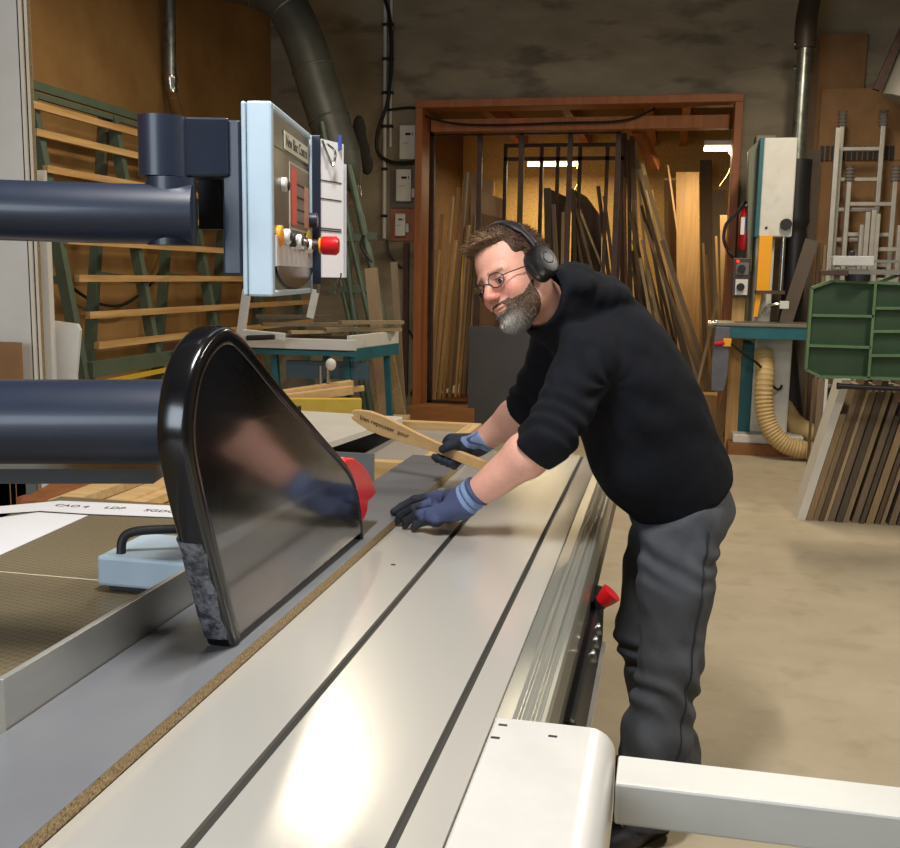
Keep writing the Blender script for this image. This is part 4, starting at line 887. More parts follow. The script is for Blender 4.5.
MB().cyl(Q(PL+.09,zt_-.02,.05),Q(PL+.09,zt_+.012,.05),.005,n=8).build('pen_tip', mat('blue pen','#3a4a90',rough=.4), ppr)
MB().cyl(Q(PL+.01,zb_+.035,.015),Q(PL+.01,zb_+.0,.012),.004,n=8).build('clip', STEEL, ppr)
MB().cyl(Q(PL+.10,zb_+.045,.05),Q(PL+.09,zb_+.0,.04),.004,n=8).build('clip', STEEL, ppr)

# ---- control box under the slide
cbx = thing('machine_side_box', (-.11,1.9,.45), 'slim black switch box with a red mushroom button under the right rail of the slide', 'switch box')
MB().box((-.21,1.76,.60),(-.13,2.62,.76)).build('box', mat('black box','#1b1c1e',rough=.4), cbx, bevel=.012)
MB().box((-.21,1.76,.585),(-.122,2.62,.60)).build('edge', WHITEM, cbx)
MB().cyl((-.150,2.44,.745),(-.125,2.43,.775),.017,n=16).build('neck', BLACK, cbx, smooth=True)
MB().tube([(-.128,2.43,.772),(-.116,2.43,.785),(-.103,2.43,.800)],[.017,.023,.027],20).build('stop_button', RED, cbx, smooth=True, label='red mushroom stop button')
for k in range(3): MB().cyl((-.131,2.34-.09*k,.735),(-.121,2.34-.09*k,.737),.016,n=14).build('button', STEEL, cbx, smooth=True)
MB().box((-.36,.95,.15),(-.165,1.72,.70)).build('lower_panel', mat('pale greenish panel','#b5b9a8',rough=.4), cbx, bevel=.012)
# ================================================================== THE MAN
F32 = np.float32
def V(*a): return np.array(a, dtype=F32)
class G3:
    """points of a grid block, with distance-field helpers"""
def sd_ell(P, c, r, R=None):
    q = P - V(*c)
    if R is not None: q = q @ R            # columns of R are the local axes
    r = V(*r); k0 = np.sqrt(((q/r)**2).sum(-1)); k1 = np.sqrt(((q/(r*r))**2).sum(-1))
    return np.where(k1 > 1e-6, k0*(k0-1)/np.maximum(k1,1e-6), -r.min())
def sd_cone(P, a, b, ra, rb):
    a = V(*a); b = V(*b); ba = b-a; pa = P-a
    h = np.clip((pa@ba)/(ba@ba), 0, 1)
    return np.sqrt(((pa - h[...,None]*ba)**2).sum(-1)) - (ra + (rb-ra)*h)
def sd_chain(P, pts, rs, k=.01):
    d = None
    for i in range(len(pts)-1):
        e = sd_cone(P, pts[i], pts[i+1], rs[i], rs[i+1]); d = e if d is None else smin(d, e, k)
    return d
def smin(a, b, k):
    h = np.clip(.5+.5*(b-a)/k, 0, 1); return b + (a-b)*h - k*h*(1-h)
def smax(a, b, k): return -smin(-a, -b, k)
def surf(fn, lo, hi, h, B=20, slack=1.6):
    """surface nets over a block-sparse grid"""
    lo = np.array(lo, float); n = np.ceil((np.array(hi)-lo)/h).astype(int)+1
    D = np.ones(tuple(n), F32)
    nb = (n + B - 1)//B
    idx = np.stack(np.meshgrid(*[np.arange(k) for k in nb], indexing='ij'), -1).reshape(-1,3)
    cen = (lo + (idx*B + B/2)*h).astype(F32)
    dc = fn(cen); rad = B*h*.87*slack
    for (i,j,k), d in zip(idx, dc):
        sl = tuple(slice(a*B, min((a+1)*B, m)) for a, m in zip((i,j,k), n))
        if abs(d) > rad: D[sl] = 1 if d > 0 else -1; continue
        g = np.stack(np.meshgrid(*[lo[q] + np.arange(sl[q].start, sl[q].stop)*h for q in range(3)], indexing='ij'), -1).astype(F32)
        D[sl] = fn(g.reshape(-1,3)).reshape(g.shape[:3])
    I = D < 0
    c = [I[a:n[0]-1+a, b:n[1]-1+b, e:n[2]-1+e] for a in (0,1) for b in (0,1) for e in (0,1)]
    s = sum(x.astype(np.int8) for x in c); act = np.argwhere((s > 0) & (s < 8))
    key = {}
    ids = -np.ones(tuple(n-1), np.int32); ids[tuple(act.T)] = np.arange(len(act))
    acc = np.zeros((len(act),3)); cnt = np.zeros(len(act))
    corners = [np.array(q) for q in ((0,0,0),(0,0,1),(0,1,0),(0,1,1),(1,0,0),(1,0,1),(1,1,0),(1,1,1))]
    for a in corners:
        for ax in range(3):
            if a[ax]: continue
            b = a.copy(); b[ax] = 1
            da = D[tuple((act+a).T)]; db = D[tuple((act+b).T)]; m = (da < 0) != (db < 0)
            t = da[m]/(da[m]-db[m]); acc[m] += a + np.outer(t, (b-a)); cnt[m] += 1
    vs = lo + (act + acc/cnt[:,None])*h
    fs = []
    for ax in range(3):
        o1, o2 = [(1,2),(2,0),(0,1)][ax]
        sl0 = [slice(1, n[q]-1) for q in range(3)]; sl0[ax] = slice(0, n[ax]-1); sl1 = list(sl0); sl1[ax] = slice(1, n[ax])
        A = I[tuple(sl0)]; Bq = I[tuple(sl1)]; e = np.argwhere(A != Bq)
        if not len(e): continue
        off = np.array([sl0[q].start for q in range(3)]); base = e + off
        u1 = np.zeros(3,int); u1[o1] = 1; u2 = np.zeros(3,int); u2[o2] = 1
        q = [ids[tuple((base-u1-u2).T)], ids[tuple((base-u2).T)], ids[tuple(base.T)], ids[tuple((base-u1).T)]]
        q = np.stack(q, -1); ins = A[tuple(e.T)]
        q[~ins] = q[~ins][:, ::-1]; fs.append(q)
    return vs, np.concatenate(fs)
def np_mesh(name, vs, fs, m, parent, cols=None, label=None):
    me = bpy.data.meshes.new(name); off = np.array(ROOT[parent.name])
    me.from_pydata((vs-off).tolist(), [], fs.tolist() if hasattr(fs,'tolist') else fs); me.update()
    me.polygons.foreach_set('use_smooth', [True]*len(me.polygons))
    if cols is not None:
        at = me.color_attributes.new('Col', 'FLOAT_COLOR', 'POINT')
        c = np.ones((len(vs),4)); c[:,:3] = cols; at.data.foreach_set('color', c.ravel())
    for mm in (m if isinstance(m,(list,tuple)) else [m]): me.materials.append(mm)
    o = bpy.data.objects.new(name, me); COL.objects.link(o); o.parent = parent; ROOT[o.name] = ROOT[parent.name]
    if label: o['label'] = label
    return o
def nz(P, f, seed=0):
    """cheap smooth pseudo-noise in -1..1"""
    r = np.random.default_rng(seed); out = 0
    for k in range(5):
        w = r.normal(size=3); w /= np.linalg.norm(w); ph = r.uniform(0, 6.28); w2 = r.normal(size=3)
        q = P@w.astype(F32)*f*(1+.35*k) + ph
        out = out + np.sin(q + 1.3*np.sin(P@w2.astype(F32)*f*.6+ph))
    return out/5

man = thing('person', (.05,2.85,0), 'man in black hoodie, dark jeans, glasses and black headphones leaning over the aluminium table', 'person')

# ---- skeleton (metres)
def tup(v): return (v[0], v[1], v[2])
PEL = (.075,2.91,.97); SP1 = (.03,2.875,1.12); SP2 = (-.07,2.83,1.28); SP3 = (-.19,2.765,1.41); NB = (-.288,2.68,1.468)
SHN = (-.195,2.585,1.375); SHF = (-.295,2.93,1.41)
ELN = (-.272,2.455,1.178); WRN = (-.478,2.50,1.00)
ELF = tup(AY(529,407,3.05)); WRF = tup(AY(480,443,3.10))
# head frame
HC = np.array(AD(514.2,275.6,2.575))
imgL = -np.array([RM[0][0],RM[1][0],0]); imgL /= np.linalg.norm(imgL); toC = np.array([imgL[1]*-1, imgL[0], 0]); toC = toC if toC[1] < 0 else -toC
YAW = math.radians(43.5); PIT = math.radians(14); ROL = math.radians(26)
f0 = math.cos(YAW)*imgL + math.sin(YAW)*toC; l0 = np.cross([0,0,1], f0)
hf = math.cos(PIT)*f0 - math.sin(PIT)*np.array([0,0,1.]); hu = math.cos(PIT)*np.array([0,0,1.]) + math.sin(PIT)*f0
hl = math.cos(ROL)*l0 + math.sin(ROL)*hu; hu = np.cross(hf, hl)
HR = np.stack([hf, hl, hu], -1)            # columns f, l, u
HS = 1.035
def H2W(p): return HC + HR@(np.array(p)*HS)
def W2H(P): return ((P - HC.astype(F32)) @ HR.astype(F32))/HS
def head_l(q, hair=False):
    A = np.abs(q); qs = np.stack([q[...,0], A[...,1], q[...,2]], -1)
    d = sd_ell(qs, (-.012,0,.036), (.100,.078,.088))
    d = smin(d, sd_ell(qs, (.030,0,-.020), (.064,.064,.085)), .02)
    d = smin(d, sd_ell(qs, (.030,0,-.078), (.056,.056,.042)), .025)
    d = smin(d, sd_ell(qs, (.062,0,-.097), (.030,.028,.022)), .02)
    d = smin(d, sd_cone(qs, (.080,.0,.016), (.068,.040,.015), .016, .015), .010)
    d = smin(d, sd_ell(qs, (.058,.040,-.034), (.028,.026,.030)), .016)
    d = smin(d, sd_ell(qs, (.082,0,-.066), (.018,.030,.020)), .014)
    d = smax(d, -sd_ell(qs, (.101,.033,-.004), (.020,.022,.016)), .009)
    nose = sd_cone(qs, (.084,0,.012), (.112,0,-.030), .0085, .0125)
    nose = smin(nose, sd_ell(qs, (.104,.0125,-.036), (.012,.0085,.0085)), .006)
    d = smin(d, nose, .007)
    d = smax(d, -sd_cone(qs, (.104,.022,-.036), (.088,.040,-.062), .0028, .0022), .008)
    d = smax(d, -sd_ell(qs, (.109,.0075,-.047), (.006,.0035,.004)), .003)
    lip = sd_ell(qs, (.0935,0,-.0640), (.009,.027,.0042)); lip = smin(lip, sd_ell(qs, (.0920,0,-.0728), (.009,.023,.0052)), .002)
    d = smin(d, lip, .005)
    d = smax(d, -sd_ell(qs, (.106,0,-.0683), (.010,.027,.0016)), .003)
    d = smin(d, sd_ell(qs, (.074,.0325,-.003), (.0155,.0165,.0140)), .004)      # lids
    d = smax(d, -sd_ell(qs, (.092,.0325,-.0058), (.012,.0135,.0046)), .002)
    d = smin(d, sd_ell(qs, (-.012,.080,-.018), (.016,.008,.030)), .006)
    return d
NKT = H2W((-.028,0,-.055)); NKB = np.array(NB)
def f_head(P):
    d = head_l(W2H(P))*HS
    d = smin(d, sd_cone(P, tuple(NKT), tuple(NKB), .060, .066), .03)
    return smax(d, -(P - V(*(NKB-np.array([-.0,0,.01])))) @ V(*((NKT-NKB)/np.linalg.norm(NKT-NKB))) - .03, .005)
hv, hfc = surf(f_head, HC-[.19,.19,.22], HC+[.24,.24,.18], .0021)

# torso frame
tA = np.array(PEL); tB = np.array(SP3); tS = (tB-tA); TL = np.linalg.norm(tS); tS = tS/TL
shd = np.array(SHN)-np.array(SHF); shd -= shd@tS*tS; shd /= np.linalg.norm(shd); tN = np.cross(tS, shd)   # tN: towards back or belly
if tN[2] < 0: tN = -tN                      # points to his back (up)
TRM = np.stack([tS, shd, tN], -1).astype(F32)
def torso(P, off=0., hem=-.08, bel=1.0):
    q = (P - V(*tA)) @ TRM; s, w, n = q[...,0], q[...,1], q[...,2]; u = s/TL
    a = np.interp(u, [-.3,0,.3,.6,.85,1.05,1.25], [.165,.185,.195,.20,.195,.155,.10]) + off
    b = np.interp(u, [-.3,0,.3,.6,.85,1.05,1.25], [.12,.140,.160,.158,.140,.115,.08]) + off
    nc = n - np.interp(u, [-.2,.25,.6,1.0,1.25], [-.005,-.020,.004,.014,.0])*bel
    k = np.sqrt((w/a)**2 + (nc/b)**2); d = (k-1)*np.minimum(a,b)
    d = smax(d, s - (TL+.07), .07); d = smax(d, hem - s, .02)
    return d.astype(F32)
def arm(P, S_, E_, W_, r0, r1, r2, r3): 
    return smin(sd_cone(P, S_, E_, r0, r1), sd_cone(P, E_, W_, r2, r3), .02)
# ---- legs
HPN = (.065,2.81,.93); KNN = (.050,2.765,.50); ANN = (.005,2.725,.10)
HPF = (.050,3.02,.93); KNF = (-.035,3.0,.50); ANF = (.075,3.08,.09)
LG = [(HPN,KNN,ANN),(HPF,KNF,ANF)]
def f_body(P):
    d = torso(P, -.038, -.02)
    for S_, E_, W_ in ((SHN,ELN,WRN),(SHF,ELF,WRF)):
        S2 = np.array(S_); 
        d = smin(d, sd_cone(P, S_, E_, .058, .046), .04)
        e = np.array(E_); w = np.array(W_); m_ = e + (w-e)*.28
        d = smin(d, sd_cone(P, E_, tuple(m_), .050, .056), .02)
        d = smin(d, sd_cone(P, tuple(m_), W_, .056, .0345), .02)
        d = smin(d, sd_cone(P, W_, tuple(w+(w-e)*.12), .032, .030), .01)
    d = smin(d, sd_ell(P, (.06,2.92,.93), (.105,.14,.11)), .05)
    for h_, k_, a_ in LG:
        d = smin(d, sd_cone(P, h_, k_, .088, .060), .03); d = smin(d, sd_cone(P, k_, a_, .060, .040), .02)
    d = smin(d, sd_cone(P, NB, tuple(NKB+(NKT-NKB)*.35), .062, .060), .03)
    return d
bv, bfc = surf(f_body, (-.72,2.30,.03), (.34,3.32,1.60), .0075)
def skin_cols(vs):
    q = W2H(vs.astype(F32)); n = len(vs); c = np.tile(np.array(srgb('#d29c88')[:3]), (n,1))
    inh = (q[:,2] > -.16) & (np.abs(q[:,0]) < .16)
    def blend(c, col, w): return c*(1-w[:,None]) + np.array(srgb(col)[:3])*w[:,None]
    g = lambda cx, cy, cz, r: np.exp(-(((q[:,0]-cx)/r)**2 + ((np.abs(q[:,1])-cy)/r)**2 + ((q[:,2]-cz)/r)**2))
    c = blend(c, '#b9645a', .75*g(.115,0,-.032,.022)); c = blend(c, '#c4776a', .55*g(.085,.045,-.03,.028))
    lp = np.exp(-(((q[:,2]+.0685)/.0085)**4 + (q[:,1]/.024)**4))*(q[:,0] > .088); c = blend(c, '#b87d6e', .6*lp)
    c = blend(c, '#96604f', .45*g(.09,.033,-.012,.016))
    br = np.exp(-(((q[:,2]-(.0175+.002*np.cos(q[:,1]*60)))/.0045)**2))*(np.abs(q[:,1]) > .012)*(np.abs(q[:,1]) < .052)*(q[:,0] > .05); c = blend(c, '#5f4234', .8*br); lash = np.exp(-(((q[:,2]-.0015)/.0022)**2))*(np.abs(np.abs(q[:,1])-.0325) < .015)*(q[:,0] > .07); c = blend(c, '#5a382c', .7*lash)
    far = ~inh; return c
SKIN = attr_mat('skin', rough=.48, bump=.35, bscale=260, sss=.12, noise=.06, nscale=35)
allv = np.concatenate([hv, bv]); allf = np.concatenate([hfc, bfc+len(hv)])
bc = skin_cols(allv); bc[len(hv):] = np.array(srgb('#d8a492')[:3])
body = np_mesh('body', allv, allf, SKIN, man, bc)

# ---- eyes
for s_ in (-1,1):
    e = MB(); c = H2W((.0755,s_*.0325,-.0040)); e.ell(c,.0122*HS,.0122*HS,.0122*HS,20,14); 
    ey = e.build('eye', mat('eye white','#d8d0c8',rough=.2), man, smooth=True)
    gz = Vector(H2W((.12,s_*.0325+.006,-.016)))-Vector(c); gz.normalize()
    MB().tube([Vector(c)+gz*.0112, Vector(c)+gz*.0128],[.0056,.0050],16).build('iris', mat('eye iris','#3d4a52',rough=.1), ey, smooth=True)

# ---- hair and beard : thickness over the head surface
def hair_th(q):
    f, l, u = q[...,0], np.abs(q[...,1]), q[...,2]
    line = .066 - .5*np.maximum(0, .02-f)*0 
    top = np.clip((u - (.075 + .35*np.maximum(0, f-.055) - 0*l))*60, 0, 1)          # crown and fringe
    side = np.clip((.020 - f)*60, 0, 1)*np.clip((u + .045)*60, 0, 1)
    temple = np.clip((.045-f)*50,0,1)*np.clip((u-.030)*60,0,1)
    m_ = np.maximum(np.maximum(top, side), temple)
    front = np.clip((f-.02)/.06, 0, 1)*np.clip((u-.07)/.03,0,1)
    return m_*(.007 + .015*front + .004*np.clip((u-.08)/.04,0,1)) - .004*(1-m_)
def beard_th(q):
    f, l, u = q[...,0], np.abs(q[...,1]), q[...,2]
    up_line = -.052 - .0 + .55*np.clip(.062-f,0,.1)                 # rises towards the ears
    a = np.clip((up_line - u)*90, 0, 1)*np.clip((f+.004)*80, 0, 1)
    must = .9*np.exp(-((u+.0555)/.0062)**2)*(l < .036)*(f > .07)
    mouth = np.clip(1-((u+.068)/.0085)**2 - (l/.026)**4, 0, 1)*(f > .08)
    bare = np.clip(1-((u+.040)/.010)**2,0,1)*(l<.02)*(f>.09)
    m_ = np.clip(np.maximum(a, must) - 3*mouth - 2*bare, 0, 1)
    chin = np.exp(-(((u+.11)/.03)**2))*np.clip((f-.03)/.03,0,1)
    return m_*(.0016 + .006*chin) - .003*(1-m_)
def f_hair(P):
    q = W2H(P); return head_l(q)*HS - hair_th(q) - .0016*nz(P@HR.astype(F32)*V(1,2.2,2.2), 260, 3)
def f_beard(P):
    q = W2H(P); return head_l(q)*HS - beard_th(q) - .0011*nz(P, 420, 5)
def hcol(q, kind, r):
    n = len(q); a = np.array(srgb('#3f2e24')[:3]); b = np.array(srgb('#8d7358')[:3]); g = np.array(srgb('#b9b4ad')[:3]); bb = np.array(srgb('#4a3526')[:3])
    if kind == 'hair':
        w = np.clip((q[:,0]-.01)/.08, 0, 1)*np.clip((q[:,2]-.06)/.04,0,1); t = np.clip(w*.9 + r*.35, 0, 1)[:,None]; return a*(1-t)+b*t
    w = np.exp(-(((q[:,2]+.108)/.026)**2 + (q[:,1]/.032)**2 + ((q[:,0]-.080)/.036)**2)); t = np.clip(w*1.1 + r*.22, 0, 1)[:,None]; return bb*(1-t)+g*t
HAIRM = attr_mat('hair strands', rough=.75, spec=.15)
for nm, fn, th, kind in (('hair', f_hair, hair_th, 'hair'), ('beard', f_beard, beard_th, 'beard')):
    v_, f_ = surf(fn, HC-[.16,.16,.19], HC+[.16,.16,.17], .0026)
    q_ = W2H(v_.astype(F32)); keep = th(q_) > .0005
    # keep only faces where hair really grows
    kf = keep[f_].any(1); f_ = f_[kf]; used_, inv = np.unique(f_, return_inverse=True); v_ = v_[used_]; f_ = inv.reshape(-1,4); q_ = q_[used_]
    cols = hcol(q_, kind, rng.normal(0,.5,len(v_)))
    # strands
    g_ = (q_ - V(-.01,0,.0)); nn = g_/np.linalg.norm(g_,axis=1)[:,None]
    cnt = 5200 if kind == 'hair' else 3800
    pick = rng.choice(np.where(th(q_) > .003)[0], cnt)
    SV = []; SF = []; SCc = []; base = len(v_)
    for i in pick:
        p = q_[i]; n_ = nn[i]; fr = max(0,(p[0]-.0)/.09)
        if kind == 'hair':
            d_ = n_*.55 + np.array([.9*fr-.35*(1-fr), 0, .35*fr-.5*(1-fr)]) + rng.normal(0,.22,3); L_ = rng.uniform(.010,.016) + .012*fr*(p[2]>.07)
        else:
            d_ = n_*.6 + np.array([.15,0,-.8]) + rng.normal(0,.25,3); L_ = rng.uniform(.003,.006) + .008*(p[2]<-.095)
        d_ /= np.linalg.norm(d_); sd = np.cross(d_, n_ + rng.normal(0,.3,3)); sd /= np.linalg.norm(sd)+1e-6
        w_ = .00065; p0 = p - n_*.001; mid = p0 + d_*L_*.55; tip = p0 + d_*L_ + np.array([0,0,-.15*L_])
        k = base + len(SV); SV += [p0-sd*w_, p0+sd*w_, mid+sd*w_*.8, mid-sd*w_*.8, tip]; SF += [(k,k+1,k+2,k+3),(k+3,k+2,k+4)]
        c_ = hcol(np.array([p]), kind, np.array([rng.normal(0.1,.55)]))[0]; SCc += [c_*rng.uniform(.8,1.25)]*5
    SVw = HC + (np.array(SV)*HS)@HR.T
    np_mesh(nm, np.concatenate([v_, SVw]), f_.tolist()+SF, HAIRM, man, np.concatenate([cols, np.array(SCc)]), label='short brown hair brushed forward' if kind=='hair' else 'short beard turning grey at the chin')

# ---- headphones: worn, a thing of their own
hp = thing('headphones', tuple(H2W((0,0,.12))), 'black over-ear headphones on the head of the leaning man', 'headphones')
def Hp(f,l,u): return Vector(H2W((f,l,u)))
arc = [Hp(-.008+.004*math.cos(t)*0, .104*math.cos(t), -.0+ .135*math.sin(t)) for t in np.linspace(.10, PI-.10, 29)]
hfV, hlV, huV = Vector(hf), Vector(hl), Vector(hu)
sb = MB(); vs=[]; fs=[]; n=16; m=len(arc)
for i,p_ in enumerate(arc):
    d_ = (arc[min(i+1,m-1)]-arc[max(i-1,0)]).normalized(); u_ = hfV.cross(d_).normalized(); wd_ = .0165 if 5<i<m-6 else .009
    for k in range(n):
        t = 2*PI*k/n; c,s_ = math.cos(t),math.sin(t); vs.append(p_ + hfV*wd_*math.copysign(abs(c)**.7,c) + u_*(.0065 if 5<i<m-6 else .004)*math.copysign(abs(s_)**.7,s_))
for i in range(m-1):
    for k in range(n): fs.append((i*n+k,i*n+(k+1)%n,(i+1)*n+(k+1)%n,(i+1)*n+k))
sb.add(vs,fs); sb.build('headband', BLACK, hp, smooth=True)
for s_ in (-1,1):
    cc_ = Hp(-.006,s_*.088,-.012); ax = (hlV*s_ + huV*.10).normalized(); a_,u_,_d = frame(ax, huV)
    def ring(r0,r1,z0,z1,nm,m_,ry=1.22,par=None):
        mb = MB(); vs=[]; n=36; prof_=[(r0*.0,z1),(r0*.55,z1),(r0*.88,z1-(z1-z0)*.12),(r0,z1-(z1-z0)*.45),(r1,z0),(r1*.0,z0)]
        for r_,z_ in prof_:
            for k in range(n):
                t=2*PI*k/n; vs.append(cc_+ax*z_+ (a_*math.cos(t)+u_*math.sin(t)*ry)*max(r_,.0002)*HS)
        fs=[(i*n+k,i*n+(k+1)%n,(i+1)*n+(k+1)%n,(i+1)*n+k) for i in range(len(prof_)-1) for k in range(n)]
        return mb.add(vs,[f[::-1] for f in fs]).build(nm,m_,par or hp,smooth=True)
    ring(.036,.036,-.014,.010,'ear_cushion',mat('black leatherette','#121214',rough=.4))
    ecp = ring(.034,.036,.010,.034,'ear_cup',mat('satin black shell','#0f0f12',rough=.4))
    ring(.016,.017,.034,.0355,'cup_badge',mat('cup badge','#2a2a2e',rough=.4),ry=1.0,par=ecp)
    MB().tube([cc_+ax*.012+u_*.030, cc_+ax*.014+u_*.055, arc[0 if s_>0 else -1]+huV*.02],[.006,.006,.006],10).build('slider', mat('gunmetal','#3c3c40',rough=.3,metal=.6), hp, smooth=True)

# ---- glasses
gl = thing('glasses', tuple(H2W((.1,0,0))), 'thin dark-framed oval glasses on the nose of the leaning man', 'glasses')
LENS = bpy.data.materials.new('lens glass'); LENS.use_nodes = True; b_ = LENS.node_tree.nodes['Principled BSDF']; b_.inputs['Transmission Weight'].default_value = 1; b_.inputs['Roughness'].default_value = 0; b_.inputs['IOR'].default_value = 1.12
for s_ in (-1,1):
    pts = []
    for k in range(28):
        t = 2*PI*k/28; pts.append(Hp(.100 - .35*max(0,abs(.034+.024*math.cos(t))-.034)*.6 + .004*math.sin(t), s_*(.0345+.0245*math.cos(t)), -.003+.0170*math.sin(t)))
    MB().tube(pts,.0013,8,closed=True).build('rim', mat('dark metal rim','#2c3038',rough=.3,metal=.6), gl, smooth=True)
    c_ = sum(pts,Vector())/28; MB().prism([c_+(p_-c_)*.97 for p_ in pts], hfV*.0012).build('lens', LENS, gl)
    MB().tube([Hp(.095,s_*.058,-.001), Hp(.086,s_*.069,-.002), Hp(.05,s_*.077,-.003), Hp(.005,s_*.082,-.004)],.0015,8).build('temple', BLACK, gl, smooth=True)
MB().tube(smooth_path([Hp(.101,-.011,-.003),Hp(.108,0,.003),Hp(.101,.011,-.003)],5),.0014,8).build('bridge', mat('dark metal rim','#2c3038'), gl, smooth=True)

# ---- hoodie
CUFN = np.array(ELN) + (np.array(WRN)-np.array(ELN))*.16; CUFF = np.array(ELF) + (np.array(WRF)-np.array(ELF))*.12
def cut(d, P, p, n_, k=.006): n_ = np.array(n_,float); n_ /= np.linalg.norm(n_); return smax(d, (P - V(*p))@V(*n_), k)
def folds(P, ax, amp, f, seed):
    return amp*nz(P*V(*ax), f, seed)
def f_hoodie(P):
    d = torso(P, .020, -.02)
    # drape of the belly front below
    d = smin(d, sd_ell(P, (-.055,2.825,1.06), (.12,.165,.105)), .06)
    arms = None
    for S_, E_, C_, q in ((SHN,ELN,CUFN,0),(SHF,ELF,CUFF,1)):
        e = np.array(E_); c = np.array(C_); dd = (c-e)/np.linalg.norm(c-e)
        a = sd_cone(P, S_, E_, .083, .066 if q==0 else .060)
        b = sd_cone(P, E_, tuple(c+dd*.05), .066 if q==0 else .060, .060 if q==0 else .052)
        a = smin(a, b, .03)
        # rings of bunched cloth round the sleeve
        s_ = np.array(S_); ax = (e-s_)/np.linalg.norm(e-s_); t = (P - V(*s_))@V(*ax)
        wgt = np.clip((t-.08)/.12, 0, 1)
        a = a - wgt*.0042*np.sin(t*105 + 5*nz(P, 15, 4+q)) - .003*nz(P, 40, 6+q)
        a = cut(a, P, tuple(c+dd*.012), dd)
        d = smin(d, a, .045 if q == 0 else .035)
    # hood lying behind the neck
    hd = sd_ell(P, (-.240,2.715,1.552), (.075,.125,.056)); hd = smin(hd, sd_ell(P, (-.180,2.765,1.528), (.085,.115,.052)), .02)
    hd = hd - .009*nz(P*V(1,.7,1), 34, 9) - .004*nz(P, 75, 19)
    d = smin(d, hd, .03)
    col = sd_cone(P, (-.27,2.72,1.47), tuple(NKB+(NKT-NKB)*.92), .100, .086)
    d = smin(d, col, .03)
    # folds
    q = (P - V(*tA)) @ TRM; s = q[...,0]
    d = smax(d, -.012 - s, .012)
    pit = P - V(-.13,2.64,1.30); rp = np.sqrt((pit**2).sum(-1)); an = np.arctan2(pit[...,2], pit[...,0])
    d = d - .0045*np.exp(-((rp-.15)/.055)**2)*np.sin(an*8 + 3*nz(P,8,77))*np.clip((-pit[...,1]+.06)*12,0,1)
    d = d - .0060*nz(P*V(1,.6,1), 15, 12) - .0038*nz(P*V(.5,1,1), 34, 21)
    ribw = np.clip((.018-s)/.02, 0, 1); d = d + ribw*.006
    # neck opening
    ax = (NKT-NKB)/np.linalg.norm(NKT-NKB); tn = (P - V(*NKB))@V(*ax); rr = np.sqrt((((P - V(*NKB)) - tn[...,None]*V(*ax))**2).sum(-1))
    op = np.maximum(rr - .067 - .06*np.maximum(tn,0), .012-tn)
    d = smax(d, -op, .012)
    d = smax(d, -np.maximum(.128 - .55*((P-V(*NKB))@V(*hf)) - tn, rr - .13), .015)
    # keep clear of the head
    return d
hv2, hf2 = surf(f_hoodie, (-.50,2.28,.80), (.36,3.22,1.66), .0062, slack=2.0)
HOOD = mat('black jersey', '#0f1117', '#14161d', 30, rough=.92, bump=.3, bscale=420, spec=.2)
hoodie = np_mesh('hoodie', hv2, hf2, HOOD, man, label='black hooded sweatshirt with pushed-up sleeves')
# pocket welt
pk = []
for a_,b_2 in ((-.10,.05),(-.09,.12),(-.06,.165),(.0,.19)): pass

# ---- jeans
def f_jeans(P):
    d = sd_ell(P, (.052,2.915,.915), (.138,.178,.125))
    d = smin(d, torso(P, -.022, -.10), .04)
    for q,(h_,k_,a_) in enumerate(LG):
        h_ = np.array(h_); k_ = np.array(k_); a_ = np.array(a_); lo_ = a_ + (a_-k_)/np.linalg.norm(a_-k_)*.03
        c = sd_chain(P, [tuple(h_), tuple((h_+k_)/2), tuple(k_), tuple((k_+a_)/2), tuple(lo_)], [.118,.103,.084,.094,.104] if q==0 else [.112,.095,.074,.080,.088], .03)
        z = P[...,2]
        bunch = np.exp(-((z-.42)/.09)**2)*.0075 + np.exp(-((z-.15)/.10)**2)*.0065 + np.exp(-((z-.82)/.08)**2)*.005
        c = c - bunch*np.sin(z*78 + 5.5*nz(P, 11, 31+q) + P[...,0]*34 + P[...,1]*20) 
        c = smax(c, (.055 if q==0 else .05) - z, .008)
        d = smin(d, c, .025)
    d = d - .0060*nz(P*V(1,1,.6), 20, 41) - .002*nz(P, 55, 43)
    return smax(d, (P-V(*tA))@tS.astype(F32) - .03, .01)
jv, jf = surf(f_jeans, (-.16,2.54,.02), (.36,3.30,1.12), .0062, slack=2.0)
DEN = mat('washed black denim', '#44474d', '#50535a', 9, rough=.88, bump=.4, bscale=500, c3='#62666e', s3=6, f3=.45)
np_mesh('jeans', jv, jf, DEN, man, label='washed dark grey jeans with creased knees')
# seam and zip pull details
sm = []
for k in range(26):
    z = .90 - k*.030; t = k/25; hx = np.interp(z,[.1,.5,.93],[ANN[0],KNN[0],HPN[0]]); hy = np.interp(z,[.1,.5,.93],[ANN[1],KNN[1],HPN[1]])
    # walk outwards to the cloth surface
    a_ = math.radians(-52); dr_ = np.array([math.cos(a_), math.sin(a_), 0]); P_ = np.array([hx,hy,z]) + np.outer(np.linspace(.03,.2,120), dr_)
    dd_ = f_jeans(P_.astype(F32)); ii = np.argmax(dd_ > 0); sm.append(P_[ii])
MB().tube(smooth_path([Vector(p) for p in sm],3),.0028,6).build('side_seam', mat('dark seam','#24272e',rough=.9), man, smooth=True)

